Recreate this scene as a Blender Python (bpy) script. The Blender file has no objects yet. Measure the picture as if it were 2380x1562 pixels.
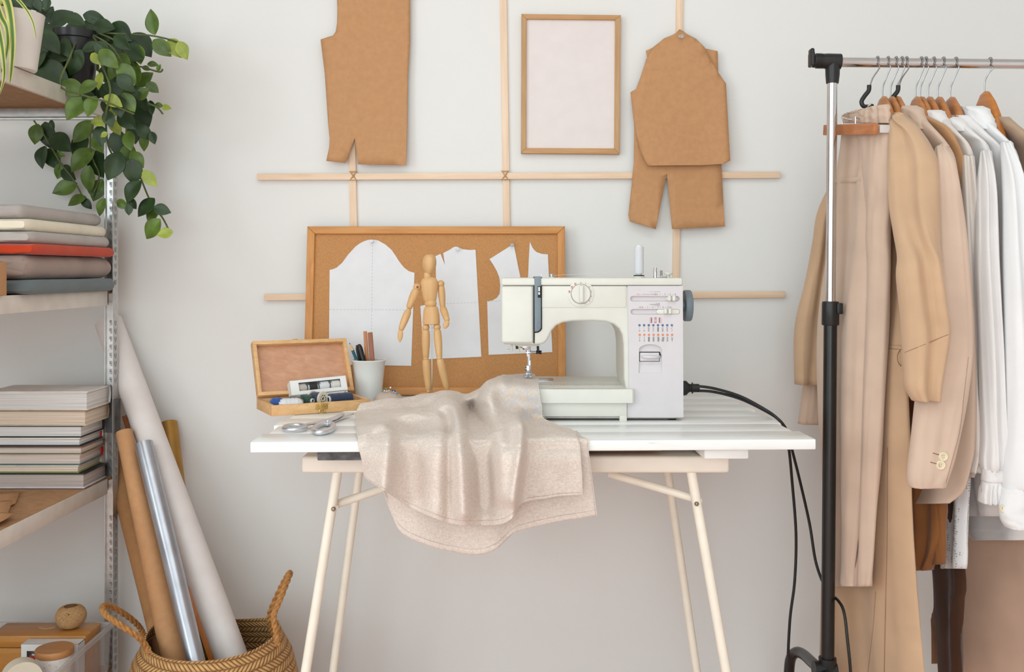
import bpy, bmesh, math, random
from mathutils import Vector, Matrix, noise
SC = bpy.context.scene
COL = SC.collection
PI = math.pi
rnd = random.Random(7)
# ---- camera frame: pixel (x, y) of the 2380x1562 picture at distance D -> world point
F, CX, HY, ZC = 2300.0, 1190.0, 630.0, 1.08
ZT = 0.76            # table top
WALL = 2.62          # back wall
def P(px, py, D): return Vector(((px-CX)*D/F, D, ZC-(py-HY)*D/F))
def PZ(px, py, Z):
    return P(px, py, (ZC-Z)*F/(py-HY))
def S(D): return D/F
# ---------------------------------------------------------------- materials
def lin(c):
    return tuple((v/255/12.92 if v/255 <= .04045 else ((v/255+.055)/1.055)**2.4) for v in c)+(1.0,)
MATS = {}
def nd(nt, t, **kw):
    n = nt.nodes.new(t)
    for k, v in kw.items():
        if k.startswith('i_'): n.inputs[k[2:].replace('_', ' ')].default_value = v
        else: setattr(n, k, v)
    return n
def base_mat(name, rough=.5, metal=0.0):
    m = bpy.data.materials.new(name); m.use_nodes = True
    nt = m.node_tree; b = nt.nodes['Principled BSDF']
    b.inputs['Roughness'].default_value = rough; b.inputs['Metallic'].default_value = metal
    MATS[name] = m
    return m, nt, b
def coords(nt, scale=(1, 1, 1), rot=(0, 0, 0)):
    t = nd(nt, 'ShaderNodeTexCoord'); mp = nd(nt, 'ShaderNodeMapping')
    mp.inputs['Scale'].default_value = scale; mp.inputs['Rotation'].default_value = rot
    nt.links.new(t.outputs['Object'], mp.inputs['Vector'])
    return mp.outputs['Vector']
def ramp(nt, fac, stops):
    r = nd(nt, 'ShaderNodeValToRGB'); e = r.color_ramp.elements
    e[0].position, e[0].color = stops[0][0], lin(stops[0][1])
    e[1].position, e[1].color = stops[-1][0], lin(stops[-1][1])
    for p, c in stops[1:-1]:
        x = e.new(p); x.color = lin(c)
    nt.links.new(fac, r.inputs['Fac'])
    return r.outputs['Color']
def bump(nt, b, h, strength, dist=.001):
    n = nd(nt, 'ShaderNodeBump'); n.inputs['Strength'].default_value = strength; n.inputs['Distance'].default_value = dist
    nt.links.new(h, n.inputs['Height']); nt.links.new(n.outputs['Normal'], b.inputs['Normal'])
def plain(name, c, rough=.5, metal=0.0, var=0.06, scale=25, bmp=0, bscale=400, coat=0, spec=None):
    """one colour with a little noise in value, optional fine bump"""
    m, nt, b = base_mat(name, rough, metal)
    v = coords(nt)
    n = nd(nt, 'ShaderNodeTexNoise'); n.inputs['Scale'].default_value = scale; n.inputs['Detail'].default_value = 4
    nt.links.new(v, n.inputs['Vector'])
    lo = tuple(max(0, x*(1-var)) for x in c); hi = tuple(min(255, x*(1+var)) for x in c)
    nt.links.new(ramp(nt, n.outputs['Fac'], [(.3, lo), (.7, hi)]), b.inputs['Base Color'])
    if bmp:
        n2 = nd(nt, 'ShaderNodeTexNoise'); n2.inputs['Scale'].default_value = bscale; n2.inputs['Detail'].default_value = 3
        nt.links.new(v, n2.inputs['Vector']); bump(nt, b, n2.outputs['Fac'], bmp)
    if coat: b.inputs['Coat Weight'].default_value = coat
    if spec is not None: b.inputs['Specular IOR Level'].default_value = spec
    return m
def wood(name, c1, c2, axis='X', scale=1.0, rough=.5, bmp=.15):
    m, nt, b = base_mat(name, rough)
    s = {'X': (4, 60, 60), 'Y': (60, 4, 60), 'Z': (60, 60, 4)}[axis]
    v = coords(nt, tuple(x*scale for x in s))
    n = nd(nt, 'ShaderNodeTexNoise'); n.inputs['Scale'].default_value = 1.6; n.inputs['Detail'].default_value = 7; n.inputs['Distortion'].default_value = .6
    nt.links.new(v, n.inputs['Vector'])
    nt.links.new(ramp(nt, n.outputs['Fac'], [(.28, c1), (.5, tuple((a+d)/2 for a, d in zip(c1, c2))), (.72, c2)]), b.inputs['Base Color'])
    bump(nt, b, n.outputs['Fac'], bmp, .0006)
    return m
def cloth(name, c, var=.07, weave=1400, bmp=.25, slub=0.0, sheen=.2, big=12):
    """woven fabric: big soft tone changes, fine thread bump, optional slub streaks"""
    m, nt, b = base_mat(name, .9)
    b.inputs['Specular IOR Level'].default_value = .15
    b.inputs['Sheen Weight'].default_value = sheen
    v = coords(nt)
    n = nd(nt, 'ShaderNodeTexNoise'); n.inputs['Scale'].default_value = big; nt.links.new(v, n.inputs['Vector'])
    a = nd(nt, 'ShaderNodeTexNoise'); a.inputs['Scale'].default_value = 1; a.inputs['Detail'].default_value = 3
    nt.links.new(coords(nt, (weave*.7, weave*.7, 60)), a.inputs['Vector'])
    d = nd(nt, 'ShaderNodeTexNoise'); d.inputs['Scale'].default_value = 1; d.inputs['Detail'].default_value = 3
    nt.links.new(coords(nt, (60, 60, weave*.7)), d.inputs['Vector'])
    ad = nd(nt, 'ShaderNodeMath', operation='ADD'); nt.links.new(a.outputs['Fac'], ad.inputs[0]); nt.links.new(d.outputs['Fac'], ad.inputs[1])
    mx = nd(nt, 'ShaderNodeMath', operation='MULTIPLY_ADD'); mx.inputs[1].default_value = slub
    nt.links.new(ad.outputs[0], mx.inputs[0]); nt.links.new(n.outputs['Fac'], mx.inputs[2])
    off = slub
    lo = tuple(x*(1-var) for x in c); hi = tuple(min(255, x*(1+var)) for x in c)
    sub = nd(nt, 'ShaderNodeMath', operation='SUBTRACT'); sub.inputs[1].default_value = off; nt.links.new(mx.outputs[0], sub.inputs[0])
    nt.links.new(ramp(nt, sub.outputs[0], [(.25, lo), (.75, hi)]), b.inputs['Base Color'])
    bump(nt, b, ad.outputs[0], bmp, .0006)
    return m
# ---------------------------------------------------------------- mesh builder
class MB:
    def __init__(s): s.v, s.f, s.mi, s.cur = [], [], [], 0
    def add(s, vs, fs):
        o = len(s.v); s.v += [Vector(x) for x in vs]
        for f in fs: s.f.append(tuple(o+i for i in f)); s.mi.append(s.cur)
        return s
    def addbm(s, bm):
        bm.verts.ensure_lookup_table(); bm.verts.index_update()
        s.add([v.co.copy() for v in bm.verts], [tuple(v.index for v in f.verts) for f in bm.faces]); bm.free(); return s
    def xf(s, M):
        s.v = [M @ x for x in s.v]; return s
    def box(s, c, size, R=None, bev=0, seg=2):
        bm = bmesh.new(); bmesh.ops.create_cube(bm, size=1)
        for v in bm.verts: v.co = Vector((v.co.x*size[0], v.co.y*size[1], v.co.z*size[2]))
        if bev: bmesh.ops.bevel(bm, geom=bm.edges[:], offset=bev, segments=seg, affect='EDGES', profile=.5)
        for v in bm.verts: v.co = (R @ v.co if R else v.co)+Vector(c)
        return s.addbm(bm)
    def boxp(s, a, b, w, h, bev=0, up=(0, 0, 1)):
        """bar of section w (sideways) x h (along up) from point a to point b"""
        a, b = Vector(a), Vector(b); d = b-a; L = d.length; x = d/L
        y = Vector(up).cross(x)
        if y.length < 1e-6: y = Vector((0, 1, 0))
        y.normalize(); z = x.cross(y)
        R = Matrix((x, y, z)).transposed()
        return s.box((a+b)/2, (L, w, h), R, bev)
    def tube(s, pts, r, n=10, caps=True, closed=False):
        pts = [Vector(p) for p in pts]; N = len(pts)
        rs = r if isinstance(r, (list, tuple)) else [r]*N
        rings = []; u = None
        for i, p in enumerate(pts):
            if closed: t = pts[(i+1) % N]-pts[i-1]
            else: t = pts[min(i+1, N-1)]-pts[max(i-1, 0)]
            t.normalize()
            if u is None:
                u = t.cross(Vector((.31, .17, .93)));
                if u.length < .05: u = t.cross(Vector((1, 0, 0)))
            else: u = u-t*u.dot(t)
            u.normalize(); w = t.cross(u)
            rings.append([p+(u*math.cos(2*PI*k/n)+w*math.sin(2*PI*k/n))*rs[i] for k in range(n)])
        return s.loft(rings, caps=caps, closed=closed)
    def loft(s, rings, caps=True, closed=False, capend=True):
        n = len(rings[0]); N = len(rings); vs = [p for r in rings for p in r]; fs = []
        for i in range(N if closed else N-1):
            j = (i+1) % N
            for k in range(n):
                l = (k+1) % n
                fs.append((i*n+k, i*n+l, j*n+l, j*n+k))
        if caps and not closed:
            fs.append(tuple(range(n))[::-1])
            if capend: fs.append(tuple((N-1)*n+k for k in range(n)))
        return s.add(vs, fs)
    def lathe(s, prof, o=(0, 0, 0), ax=(0, 0, 1), n=32, sc=(1, 1), caps=True):
        """prof: (radius, height along ax)"""
        z = Vector(ax).normalized(); x = z.cross(Vector((0, 1, 0)))
        if x.length < 1e-3: x = Vector((1, 0, 0))
        x.normalize(); y = z.cross(x); o = Vector(o)
        rings = [[o+x*(r*sc[0]*math.cos(2*PI*k/n))+y*(r*sc[1]*math.sin(2*PI*k/n))+z*h for k in range(n)] for r, h in prof]
        return s.loft(rings, caps=caps)
    def ell(s, c, r, n=20, m=12, R=None):
        vs, fs = [], []
        bm = bmesh.new(); bmesh.ops.create_uvsphere(bm, u_segments=n, v_segments=m, radius=1)
        for v in bm.verts:
            p = Vector((v.co.x*r[0], v.co.y*r[1], v.co.z*r[2])); v.co = (R @ p if R else p)+Vector(c)
        return s.addbm(bm)
    def grid(s, rows):
        n = len(rows[0]); vs = [p for r in rows for p in r]
        return s.add(vs, [(i*n+k, i*n+k+1, (i+1)*n+k+1, (i+1)*n+k) for i in range(len(rows)-1) for k in range(n-1)])
    def prism(s, outline, D0, D1, bev=0, seg=3):
        """front outline given in pixels at distance D0, extruded straight back to D1"""
        bm = bmesh.new(); a = [bm.verts.new(P(x, y, D0)) for x, y in outline]
        f = bm.faces.new(a); bmesh.ops.recalc_face_normals(bm, faces=[f])
        fr = list(f.edges)
        r = bmesh.ops.extrude_face_region(bm, geom=[f])
        nv = [g for g in r['geom'] if isinstance(g, bmesh.types.BMVert)]
        for v in nv: v.co.y += D1-D0
        bmesh.ops.recalc_face_normals(bm, faces=bm.faces[:])
        if bev:
            ed = [e for e in bm.edges if e.is_valid and all(abs(v.co.y-min(D0, D1)) < 1e-6 for v in e.verts)]
            bmesh.ops.bevel(bm, geom=ed, offset=bev, segments=seg, affect='EDGES', profile=.5, clamp_overlap=True)
        return s.addbm(bm)
    def sheet(s, outline3, cut=.03, fn=None):
        """flat outline (world points, in a plane facing the camera) cut into small faces, then bent by fn(point)"""
        from mathutils.geometry import tessellate_polygon
        bm = bmesh.new(); vv = [bm.verts.new(p) for p in outline3]
        for t in tessellate_polygon([[Vector((p.x, p.z, 0)) for p in outline3]]): bm.faces.new([vv[i] for i in t])
        xs = [p.x for p in outline3]; zs = [p.z for p in outline3]
        x = min(xs)+cut
        while x < max(xs):
            bmesh.ops.bisect_plane(bm, geom=bm.verts[:]+bm.edges[:]+bm.faces[:], plane_co=(x, 0, 0), plane_no=(1, 0, 0)); x += cut
        z = min(zs)+cut
        while z < max(zs):
            bmesh.ops.bisect_plane(bm, geom=bm.verts[:]+bm.edges[:]+bm.faces[:], plane_co=(0, 0, z), plane_no=(0, 0, 1)); z += cut
        bmesh.ops.remove_doubles(bm, verts=bm.verts[:], dist=1e-5)
        if fn:
            for v in bm.verts: v.co = fn(v.co.copy())
        bmesh.ops.recalc_face_normals(bm, faces=bm.faces[:])
        return s.addbm(bm)
WM = {}
def obj(name, mb, mat, parent=None, smooth=True, angle=40, solid=0, subsurf=0, off=0, label=None):
    me = bpy.data.meshes.new(name); me.from_pydata([tuple(v) for v in mb.v], [], mb.f); me.validate(); me.update()
    for m in (mat if isinstance(mat, (list, tuple)) else [mat]): me.materials.append(m)
    if any(mb.mi):
        for p, i in zip(me.polygons, mb.mi): p.material_index = i
    o = bpy.data.objects.new(name, me); COL.objects.link(o)
    if parent is not None:
        W = WM[parent.name]; me.transform(W.inverted()); o.parent = parent; WM[o.name] = W.copy()
    else:
        xs = [v.co for v in me.vertices]
        c = Vector(((min(v.x for v in xs)+max(v.x for v in xs))/2, (min(v.y for v in xs)+max(v.y for v in xs))/2, min(v.z for v in xs)))
        me.transform(Matrix.Translation(-c)); o.location = c; WM[o.name] = Matrix.Translation(c)
    bm = bmesh.new(); bm.from_mesh(me); bmesh.ops.recalc_face_normals(bm, faces=bm.faces[:]); bm.to_mesh(me); bm.free()
    if smooth:
        for p in me.polygons: p.use_smooth = True
        me.set_sharp_from_angle(angle=math.radians(angle))
    if solid:
        md = o.modifiers.new('solid', 'SOLIDIFY'); md.thickness = solid; md.offset = off
    if subsurf:
        md = o.modifiers.new('sub', 'SUBSURF'); md.levels = subsurf; md.render_levels = subsurf
    if label: o['label'] = label
    return o
def tag(o, label, cat, group=None, kind=None):
    o['label'] = label; o['category'] = cat
    if group: o['group'] = group
    if kind: o['kind'] = kind
    return o
def thing(name, label, cat, loc=(0, 0, 0), group=None):
    o = bpy.data.objects.new(name, None); COL.objects.link(o); o.location = loc; o.empty_display_size = .05
    WM[o.name] = Matrix.Translation(Vector(loc))
    return tag(o, label, cat, group)
def struct(name, mb, mat, **kw):
    o = obj(name, mb, mat, **kw); o['kind'] = 'structure'; return o
def crom(ps, sub):
    """Catmull-Rom through a list of Vectors (any dimension)"""
    out = []; n = len(ps)
    for i in range(n-1):
        p0, p1, p2, p3 = ps[max(i-1, 0)], ps[i], ps[i+1], ps[min(i+2, n-1)]
        for k in range(sub):
            t = k/sub
            out.append(.5*((2*p1)+(p2-p0)*t+(2*p0-5*p1+4*p2-p3)*t*t+(3*p1-p0-3*p2+p3)*t*t*t))
    out.append(ps[-1]); return out
def text(mb, body, px, py, size, D, rot=0, ex=.0001):
    """letters in the plane facing the camera, centred on a pixel; size is the cap box height in pixels"""
    cu = bpy.data.curves.new('t', 'FONT'); cu.body = body; cu.size = 1; cu.align_x = 'CENTER'; cu.align_y = 'CENTER'; cu.resolution_u = 2
    ob = bpy.data.objects.new('t', cu); COL.objects.link(ob)
    dg = bpy.context.evaluated_depsgraph_get(); dg.update()
    me = bpy.data.meshes.new_from_object(ob.evaluated_get(dg))
    c = P(px, py, D); k = size*1.35*S(D); cr, sr = math.cos(rot), math.sin(rot)
    vs = [c+Vector((k*(v.co.x*cr-v.co.y*sr), 0, k*(v.co.x*sr+v.co.y*cr))) for v in me.vertices]
    mb.add(vs, [tuple(p.vertices) for p in me.polygons])
    bpy.data.objects.remove(ob); bpy.data.curves.remove(cu); bpy.data.meshes.remove(me)
def disc(mb, px, py, r, D, n=18):
    c = P(px, py, D); k = r*S(D)
    mb.add([c+Vector((k*math.cos(2*PI*i/n), 0, k*math.sin(2*PI*i/n))) for i in range(n)], [tuple(range(n))])
def line(mb, pts, w, D):
    """printed stroke of width w pixels along pixel points"""
    for (x0, y0), (x1, y1) in zip(pts, pts[1:]):
        dx, dy = x1-x0, y1-y0; L = math.hypot(dx, dy) or 1; nx, ny = -dy/L*w/2, dx/L*w/2
        mb.add([P(x0+nx, y0+ny, D), P(x1+nx, y1+ny, D), P(x1-nx, y1-ny, D), P(x0-nx, y0-ny, D)], [(0, 1, 2, 3)])
# ---------------------------------------------------------------- material set
white_plastic = plain('white_plastic', (221, 219, 209), .32, var=.01)
lilac_plastic = plain('lilac_plastic', (214, 208, 210), .38, var=.01)
blue_grey_plastic = plain('blue_grey_plastic', (118, 132, 140), .4, var=.03)
black_plastic = plain('black_plastic', (24, 24, 25), .42, var=.1)
black_paint = plain('black_paint', (22, 21, 22), .3, var=.1)
dark_gap = plain('dark_gap', (30, 30, 32), .7)
chrome = plain('chrome', (215, 215, 217), .12, 1.0, var=.02)
steel = plain('steel', (190, 191, 195), .25, 1.0, var=.04)
zinc = plain('zinc', (196, 195, 192), .36, .85, var=.05, scale=60)
zinc_dark = plain('zinc_dark', (158, 158, 159), .42, .8)
beam_zinc_lit = plain('beam_zinc_lit', (222, 214, 204), .42, .25, var=.03)  # zinc side beams; their pale reflection is put into the base colour
hardboard = plain('hardboard', (176, 132, 92), .7, var=.07, scale=60, bmp=.1)
kraft = plain('kraft', (194, 144, 99), .75, var=.025, scale=70, bmp=.1, bscale=500)
kraft_dark = plain('kraft_dark', (176, 128, 82), .75, var=.03, scale=70, bmp=.12, bscale=300)
mdf = plain('mdf', (194, 138, 84), .75, var=.05, scale=260, bmp=.06, bscale=700)
paper_white = plain('paper_white', (232, 231, 233), .7, var=.01)
paper_pink = plain('paper_pink', (232, 222, 219), .6, var=.01)
print_grey = plain('print_grey', (120, 120, 122), .7)
print_red = plain('print_red', (178, 44, 62), .6)
print_blue = plain('print_blue', (48, 70, 130), .6)
print_orange = plain('print_orange', (226, 122, 66), .6)
ceramic = plain('ceramic', (226, 227, 224), .28, var=.01)
brass = plain('brass', (205, 172, 104), .28, 1.0)
pine = wood('pine', (232, 198, 166), (244, 216, 188), 'X')
pine_up = wood('pine_up', (232, 198, 166), (244, 218, 190), 'Z')
frame_oak_x = wood('frame_oak_x', (184, 136, 86), (204, 158, 106), 'X', 1.5)
frame_oak_z = wood('frame_oak_z', (180, 138, 92), (200, 160, 112), 'Z', 1.5)
cork_frame_x = wood('cork_frame_x', (192, 126, 62), (216, 154, 86), 'X')
cork_frame_z = wood('cork_frame_z', (192, 126, 62), (216, 154, 86), 'Z')
box_wood = wood('box_wood', (214, 164, 108), (232, 190, 138), 'X')
box_lining = wood('box_lining', (196, 142, 110), (214, 164, 132), 'X', .8)
beech = wood('beech', (214, 166, 110), (228, 184, 130), 'Z', .8, .45)
hanger_wood = wood('hanger_wood', (170, 108, 62), (196, 134, 84), 'Y', .8, .35)
clamp_wood = wood('clamp_wood', (172, 104, 62), (196, 128, 82), 'Y', .8, .4)
orange_wood = wood('orange_wood', (186, 122, 54), (206, 146, 76), 'X', .8, .35)
ruler_wood = wood('ruler_wood', (186, 112, 54), (206, 136, 76), 'Z', 1, .4)
ruler_dark = wood('ruler_dark', (140, 78, 42), (166, 98, 56), 'Z', 1, .4)
rosewood = wood('rosewood', (112, 62, 28), (140, 82, 42), 'Z', 1, .35)
paint_white_wood = wood('paint_white_wood', (232, 232, 228), (246, 246, 242), 'X', .7, .5, .4)
raw_wood = wood('raw_wood', (150, 112, 80), (182, 140, 104), 'X', .7, .7)
enamel = plain('enamel', (244, 234, 220), .35, var=.015)
leg_enamel = plain('leg_enamel', (246, 238, 222), .35, var=.015)
# ================================================================= SETTING
def wall_mat():
    m, nt, b = base_mat('wall_paint', .85)
    b.inputs['Specular IOR Level'].default_value = .25
    v = coords(nt)
    n = nd(nt, 'ShaderNodeTexNoise'); n.inputs['Scale'].default_value = 1.3; n.inputs['Detail'].default_value = 5; nt.links.new(v, n.inputs['Vector'])
    nt.links.new(ramp(nt, n.outputs['Fac'], [(.3, (232, 231, 228)), (.7, (236, 235, 232))]), b.inputs['Base Color'])
    n2 = nd(nt, 'ShaderNodeTexNoise'); n2.inputs['Scale'].default_value = 90; n2.inputs['Detail'].default_value = 5; nt.links.new(v, n2.inputs['Vector'])
    bump(nt, b, n2.outputs['Fac'], .12, .002)
    return m
WALLM = wall_mat()
floor_wood = wood('floor_wood', (236, 192, 178), (244, 208, 194), 'X', .25, .45)
struct('wall_back', MB().box((0, WALL+.06, 1.35), (5.2, .12, 2.7)), WALLM)
struct('floor', MB().box((0, .2, -.05), (5.2, 5.2, .1)), floor_wood)
struct('ceiling', MB().box((0, .2, 2.75), (5.2, 5.2, .1)), WALLM)
struct('wall_right', MB().box((2.55, .2, 1.35), (.1, 5.0, 2.7)), WALLM)
# left wall and front wall have the windows the daylight comes through
def wall_with_hole(name, axis, c, a0, a1, w0, w1, z0, z1):
    m = MB()
    def bx(lo, hi, zl, zh):
        if hi-lo < .01 or zh-zl < .01: return
        if axis == 'X': m.box(((lo+hi)/2, c, (zl+zh)/2), (hi-lo, .1, zh-zl))
        else: m.box((c, (lo+hi)/2, (zl+zh)/2), (.1, hi-lo, zh-zl))
    bx(a0, w0, 0, 2.7); bx(w1, a1, 0, 2.7); bx(w0, w1, 0, z0); bx(w0, w1, z1, 2.7)
    return struct(name, m, WALLM)
wall_with_hole('wall_front', 'X', -2.35, -2.6, 2.6, -1.9, .7, .2, 2.45)
wall_with_hole('wall_left', 'Y', -2.55, -2.3, 2.62, -1.5, .5, .85, 2.45)
frame_white = plain('window_paint', (236, 236, 234), .4, var=.01)
m = MB()
for x in (-1.87, -.6, .67): m.box((x, -2.35, 1.325), (.06, .06, 2.25))
for z in (.23, 1.3, 2.42): m.box((-.6, -2.35, z), (2.6, .06, .05))
struct('window_1', m, frame_white)
m = MB()
for y in (-1.47, -.5, .47): m.box((-2.55, y, 1.65), (.06, .06, 1.6))
for z in (.88, 2.42): m.box((-2.55, -.5, z), (.06, 2.0, .05))
struct('window_2', m, frame_white)

# ================================================================= WALL LATTICE
lat = thing('wall_lattice', 'pale pine slat lattice tied with twine on the white wall behind the cork board', 'wall lattice', (0, WALL, ZC))
DH, DV = WALL-.012, WALL-.003      # horizontals lie over the uprights
def slat(name, a, b, wpx, D, mat, vert):
    A, B = P(*a, D), P(*b, D)
    obj(name, MB().boxp(A, B, wpx*S(D) if vert else .008, .008 if vert else wpx*S(D), .001, up=(0, -1, 0) if vert else (0, 0, 1)), mat, lat)
slat('horizontal_slat', (598, 411.5), (1813, 406.5), 15, DH, pine, False)
slat('horizontal_slat', (614, 691), (1824, 684.5), 14.5, DH, pine, False)
slat('vertical_slat', (808, -120), (828, 780), 16.5, DV-.001, pine_up, True)
slat('vertical_slat', (1168, -120), (1182, 780), 15.5, DV-.001, pine_up, True)
slat('vertical_slat', (1581, -120), (1569, 780), 15.5, DV-.001, pine_up, True)
twine_m = plain('twine', (190, 150, 104), .9, var=.08, scale=200)
for (x, y) in ((821, 409), (1174, 408)):
    mb = MB(); d = DH-.006
    for sx in (-1, 1):
        mb.tube([P(x-8*sx, y-11, d+.004), P(x, y, d-.0012), P(x+8*sx, y+10, d+.004)], .0015, 6)
    mb.tube([P(x-9, y-10, d+.004), P(x+9, y-10, d+.004)], .0012, 6)
    mb.tube([P(x-9, y+9, d+.004), P(x+9, y+9, d+.004)], .0012, 6)
    obj('twine_tie', mb, twine_m, lat)

# ================================================================= KRAFT PATTERNS ON THE WALL
def px3(pts, D): return [P(x, y, D) for x, y in pts]
D = WALL-.020
out = [(781, -70), (783, 0), (784, 19), (783, 54), (780, 73), (774, 82), (745, 92), (755, 172), (763, 285), (767, 323), (766, 344), (760, 375),
       (805, 380), (825, 321), (833, 383), (945, 385), (947, 301), (948, 188), (953, 97), (953, 0), (955, -70)]
def curl_low(z0, k, s=1):
    def f(p):
        t = max(0, (z0-p.z)); p.y -= k*t*t; p.y += .002*math.sin(p.x*31+p.z*9); return p
    return f
o = obj('paper_pattern', MB().sheet(px3(out, D), .025, curl_low(P(0, 230, D).z, .35)), kraft, solid=.0009)
tag(o, 'brown kraft paper bodice pattern with hem slit on wall, cut off by the top edge', 'paper pattern')
back = [(1579, 72), (1530, 100), (1516, 111), (1501, 118), (1508, 150), (1490, 215), (1473, 280), (1474, 301), (1473, 377), (1468, 430), (1460, 500), (1463, 515), (1523, 533), (1550, 402), (1560, 533),
        (1683, 527), (1678, 409), (1676, 383), (1672, 300), (1669, 167), (1668, 119), (1639, 113), (1600, 90)]
o = obj('paper_pattern', MB().sheet(px3(back, WALL-.022), .025, curl_low(P(0, 400, D).z, .5)), kraft, solid=.0009)
tag(o, 'kraft paper trouser-shaped pattern hanging underneath the rounded sleeve pattern', 'paper pattern')
front = [(1579, 68), (1569, 79), (1543, 89), (1519, 110), (1502, 137), (1489, 178), (1478, 207), (1465, 215), (1471, 270), (1476, 304), (1489, 355), (1504, 386), (1634, 385), (1680, 382), (1694, 375),
         (1690, 269), (1687, 195), (1669, 169), (1653, 143), (1637, 110), (1618, 91), (1597, 80), (1588, 73)]
def fcurl(p):
    zb = P(0, 200, D).z
    t = max(0, zb-p.z); r = max(0, p.x-P(1640, 0, D).x)
    p.y -= .22*t*t+1.6*r*t*.6; p.y += .0022*math.sin(p.x*26+p.z*14); return p
o = obj('paper_pattern', MB().sheet(px3(front, WALL-.029), .02, fcurl), kraft, solid=.0009)
tag(o, 'kraft paper sleeve pattern with rounded top pinned over another pattern on right', 'paper pattern')
clear_pin = plain('clear_pin', (226, 226, 224), .1, var=.0); clear_pin.node_tree.nodes['Principled BSDF'].inputs['Transmission Weight'].default_value = .5
def pushpin(px, py, D, label, mat=clear_pin, tilt=(.25, -1, -.2), k=1.0):
    a = Vector(tilt).normalized()
    t = thing('push_pin', label, 'push pin', P(px, py, D), 'push pins holding patterns')
    obj('pin_head', MB().lathe([(.0006, .002), (.004*k, .0022), (.0042*k, .004), (.0024*k, .006), (.0026*k, .011), (.0042*k, .0128), (.0042*k, .0145), (.0006, .0152)], P(px, py, D), a, 16), mat, t)
    obj('pin_point', MB().lathe([(.0005, -.006), (.0005, .003)], P(px, py, D), a, 6), steel, t)
    return t
pushpin(1580, 85, WALL-.033, 'clear push pin at the top of the brown kraft sleeve pattern', k=1.15)

# ================================================================= PICTURE FRAME
fr = thing('picture_frame', 'thin light oak picture frame holding a blank pale sheet on the wall', 'picture frame', P(1327, 356, WALL))
q = [(1212, 32), (1443, 35), (1440, 358), (1211, 356)]
iq = [(1224, 44), (1430, 46), (1428, 345), (1223, 344)]
def mitre(name, i, mat, quad, iquad, D0, D1, parent, bev=.0012):
    j = (i+1) % 4
    obj(name, MB().prism([quad[i], quad[j], iquad[j], iquad[i]], D0, D1, bev), mat, parent)
for i in range(4): mitre('frame_side', i, frame_oak_x if i % 2 == 0 else frame_oak_z, q, iq, WALL-.020, WALL-.002, fr)
obj('blank_sheet', MB().prism([(1222, 42), (1432, 44), (1430, 347), (1221, 346)], WALL-.012, WALL-.004), paper_pink, fr)

# ================================================================= CORK BOARD leaning on the wall
# local board frame: u across, v up, n towards the camera
CB0 = PZ(1011, 922, ZT); CB0.y = 2.545; CB0.x = (1011-CX)*2.545/F; CB0.z = ZT+.001
CBH = .437; lean = math.asin((2.597-2.545)/CBH)
CV = Vector((0, math.sin(lean), math.cos(lean))); CN = Vector((0, -math.cos(lean), math.sin(lean))); CU = Vector((1, 0, 0))
def CB(u, v, n): return CB0+CU*u+CV*v+CN*n
CBM = Matrix.Translation(CB0) @ Matrix((CU, CV, CN)).transposed().to_4x4()
def cbpx(px, py, n=.0):
    """pixel on the board plane (offset n) -> local (u, v)"""
    d = Vector(((px-CX)/F, 1, -(py-HY)/F)); o = Vector((0, 0, ZC))
    t = (CB(0, 0, n)-o).dot(CN)/d.dot(CN); p = o+d*t-CB0
    return p.dot(CU), p.dot(CV)
cb = thing('pin_board', 'brown fibre pin board in an orange wooden frame leaning behind the sewing machine', 'pin board', CB0)
hw = .336; fw = .020; th = .016
oq = [(-hw, 0), (hw, 0), (hw, CBH), (-hw, CBH)]; iqb = [(-hw+fw, fw), (hw-fw, fw), (hw-fw, CBH-fw), (-hw+fw, CBH-fw)]
def local_prism(poly, n0, n1, M, bev=0):
    bm = bmesh.new(); f = bm.faces.new([bm.verts.new((x, y, n1)) for x, y in poly])
    r = bmesh.ops.extrude_face_region(bm, geom=[f])
    for g in r['geom']:
        if isinstance(g, bmesh.types.BMVert): g.co.z = n0
    bmesh.ops.recalc_face_normals(bm, faces=bm.faces[:])
    if bev:
        ed = [e for e in bm.edges if all(abs(v.co.z-n1) < 1e-7 for v in e.verts)]
        bmesh.ops.bevel(bm, geom=ed, offset=bev, segments=3, affect='EDGES', profile=.5)
    m = MB().addbm(bm); return m.xf(M)
for i in range(4):
    j = (i+1) % 4
    obj('frame_side', local_prism([oq[i], oq[j], iqb[j], iqb[i]], 0, th, CBM, .002), cork_frame_x if i % 2 == 0 else cork_frame_z, cb)
obj('board_panel', local_prism([(-hw+.01, .01), (hw-.01, .01), (hw-.01, CBH-.01), (-hw+.01, CBH-.01)], .002, .008, CBM), mdf, cb)
def z5(pts): return [(540+x/2.975, 520+y/2.975) for x, y in pts]
def board_paper(zp, label, n, dashes):
    uv = [cbpx(x, y, n) for x, y in z5(zp)]
    t = thing('paper_pattern', label, 'paper pattern', CB(*uv[0], n))
    obj('paper_sheet', local_prism(uv, n, n+.0006, CBM), paper_white, t, smooth=False)
    mb = MB()
    for (x0, y0), (x1, y1) in dashes:
        a, b = (Vector(cbpx(*z5([q])[0], n)) for q in ((x0, y0), (x1, y1)))
        L = (b-a).length; d = (b-a)/L; nn = Vector((-d.y, d.x))*.0004; s = 0
        while s < L:
            p0, p1 = a+d*s, a+d*min(s+.005, L)
            mb.add([CBM @ Vector((*(p0+nn), n+.0008)), CBM @ Vector((*(p1+nn), n+.0008)), CBM @ Vector((*(p1-nn), n+.0008)), CBM @ Vector((*(p0-nn), n+.0008))], [(0, 1, 2, 3)]); s += .009
    if dashes: obj('dashed_line', mb, print_grey2, t, smooth=False)
    return t
print_grey2 = plain('print_grey_light', (176, 176, 180), .7)
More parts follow.
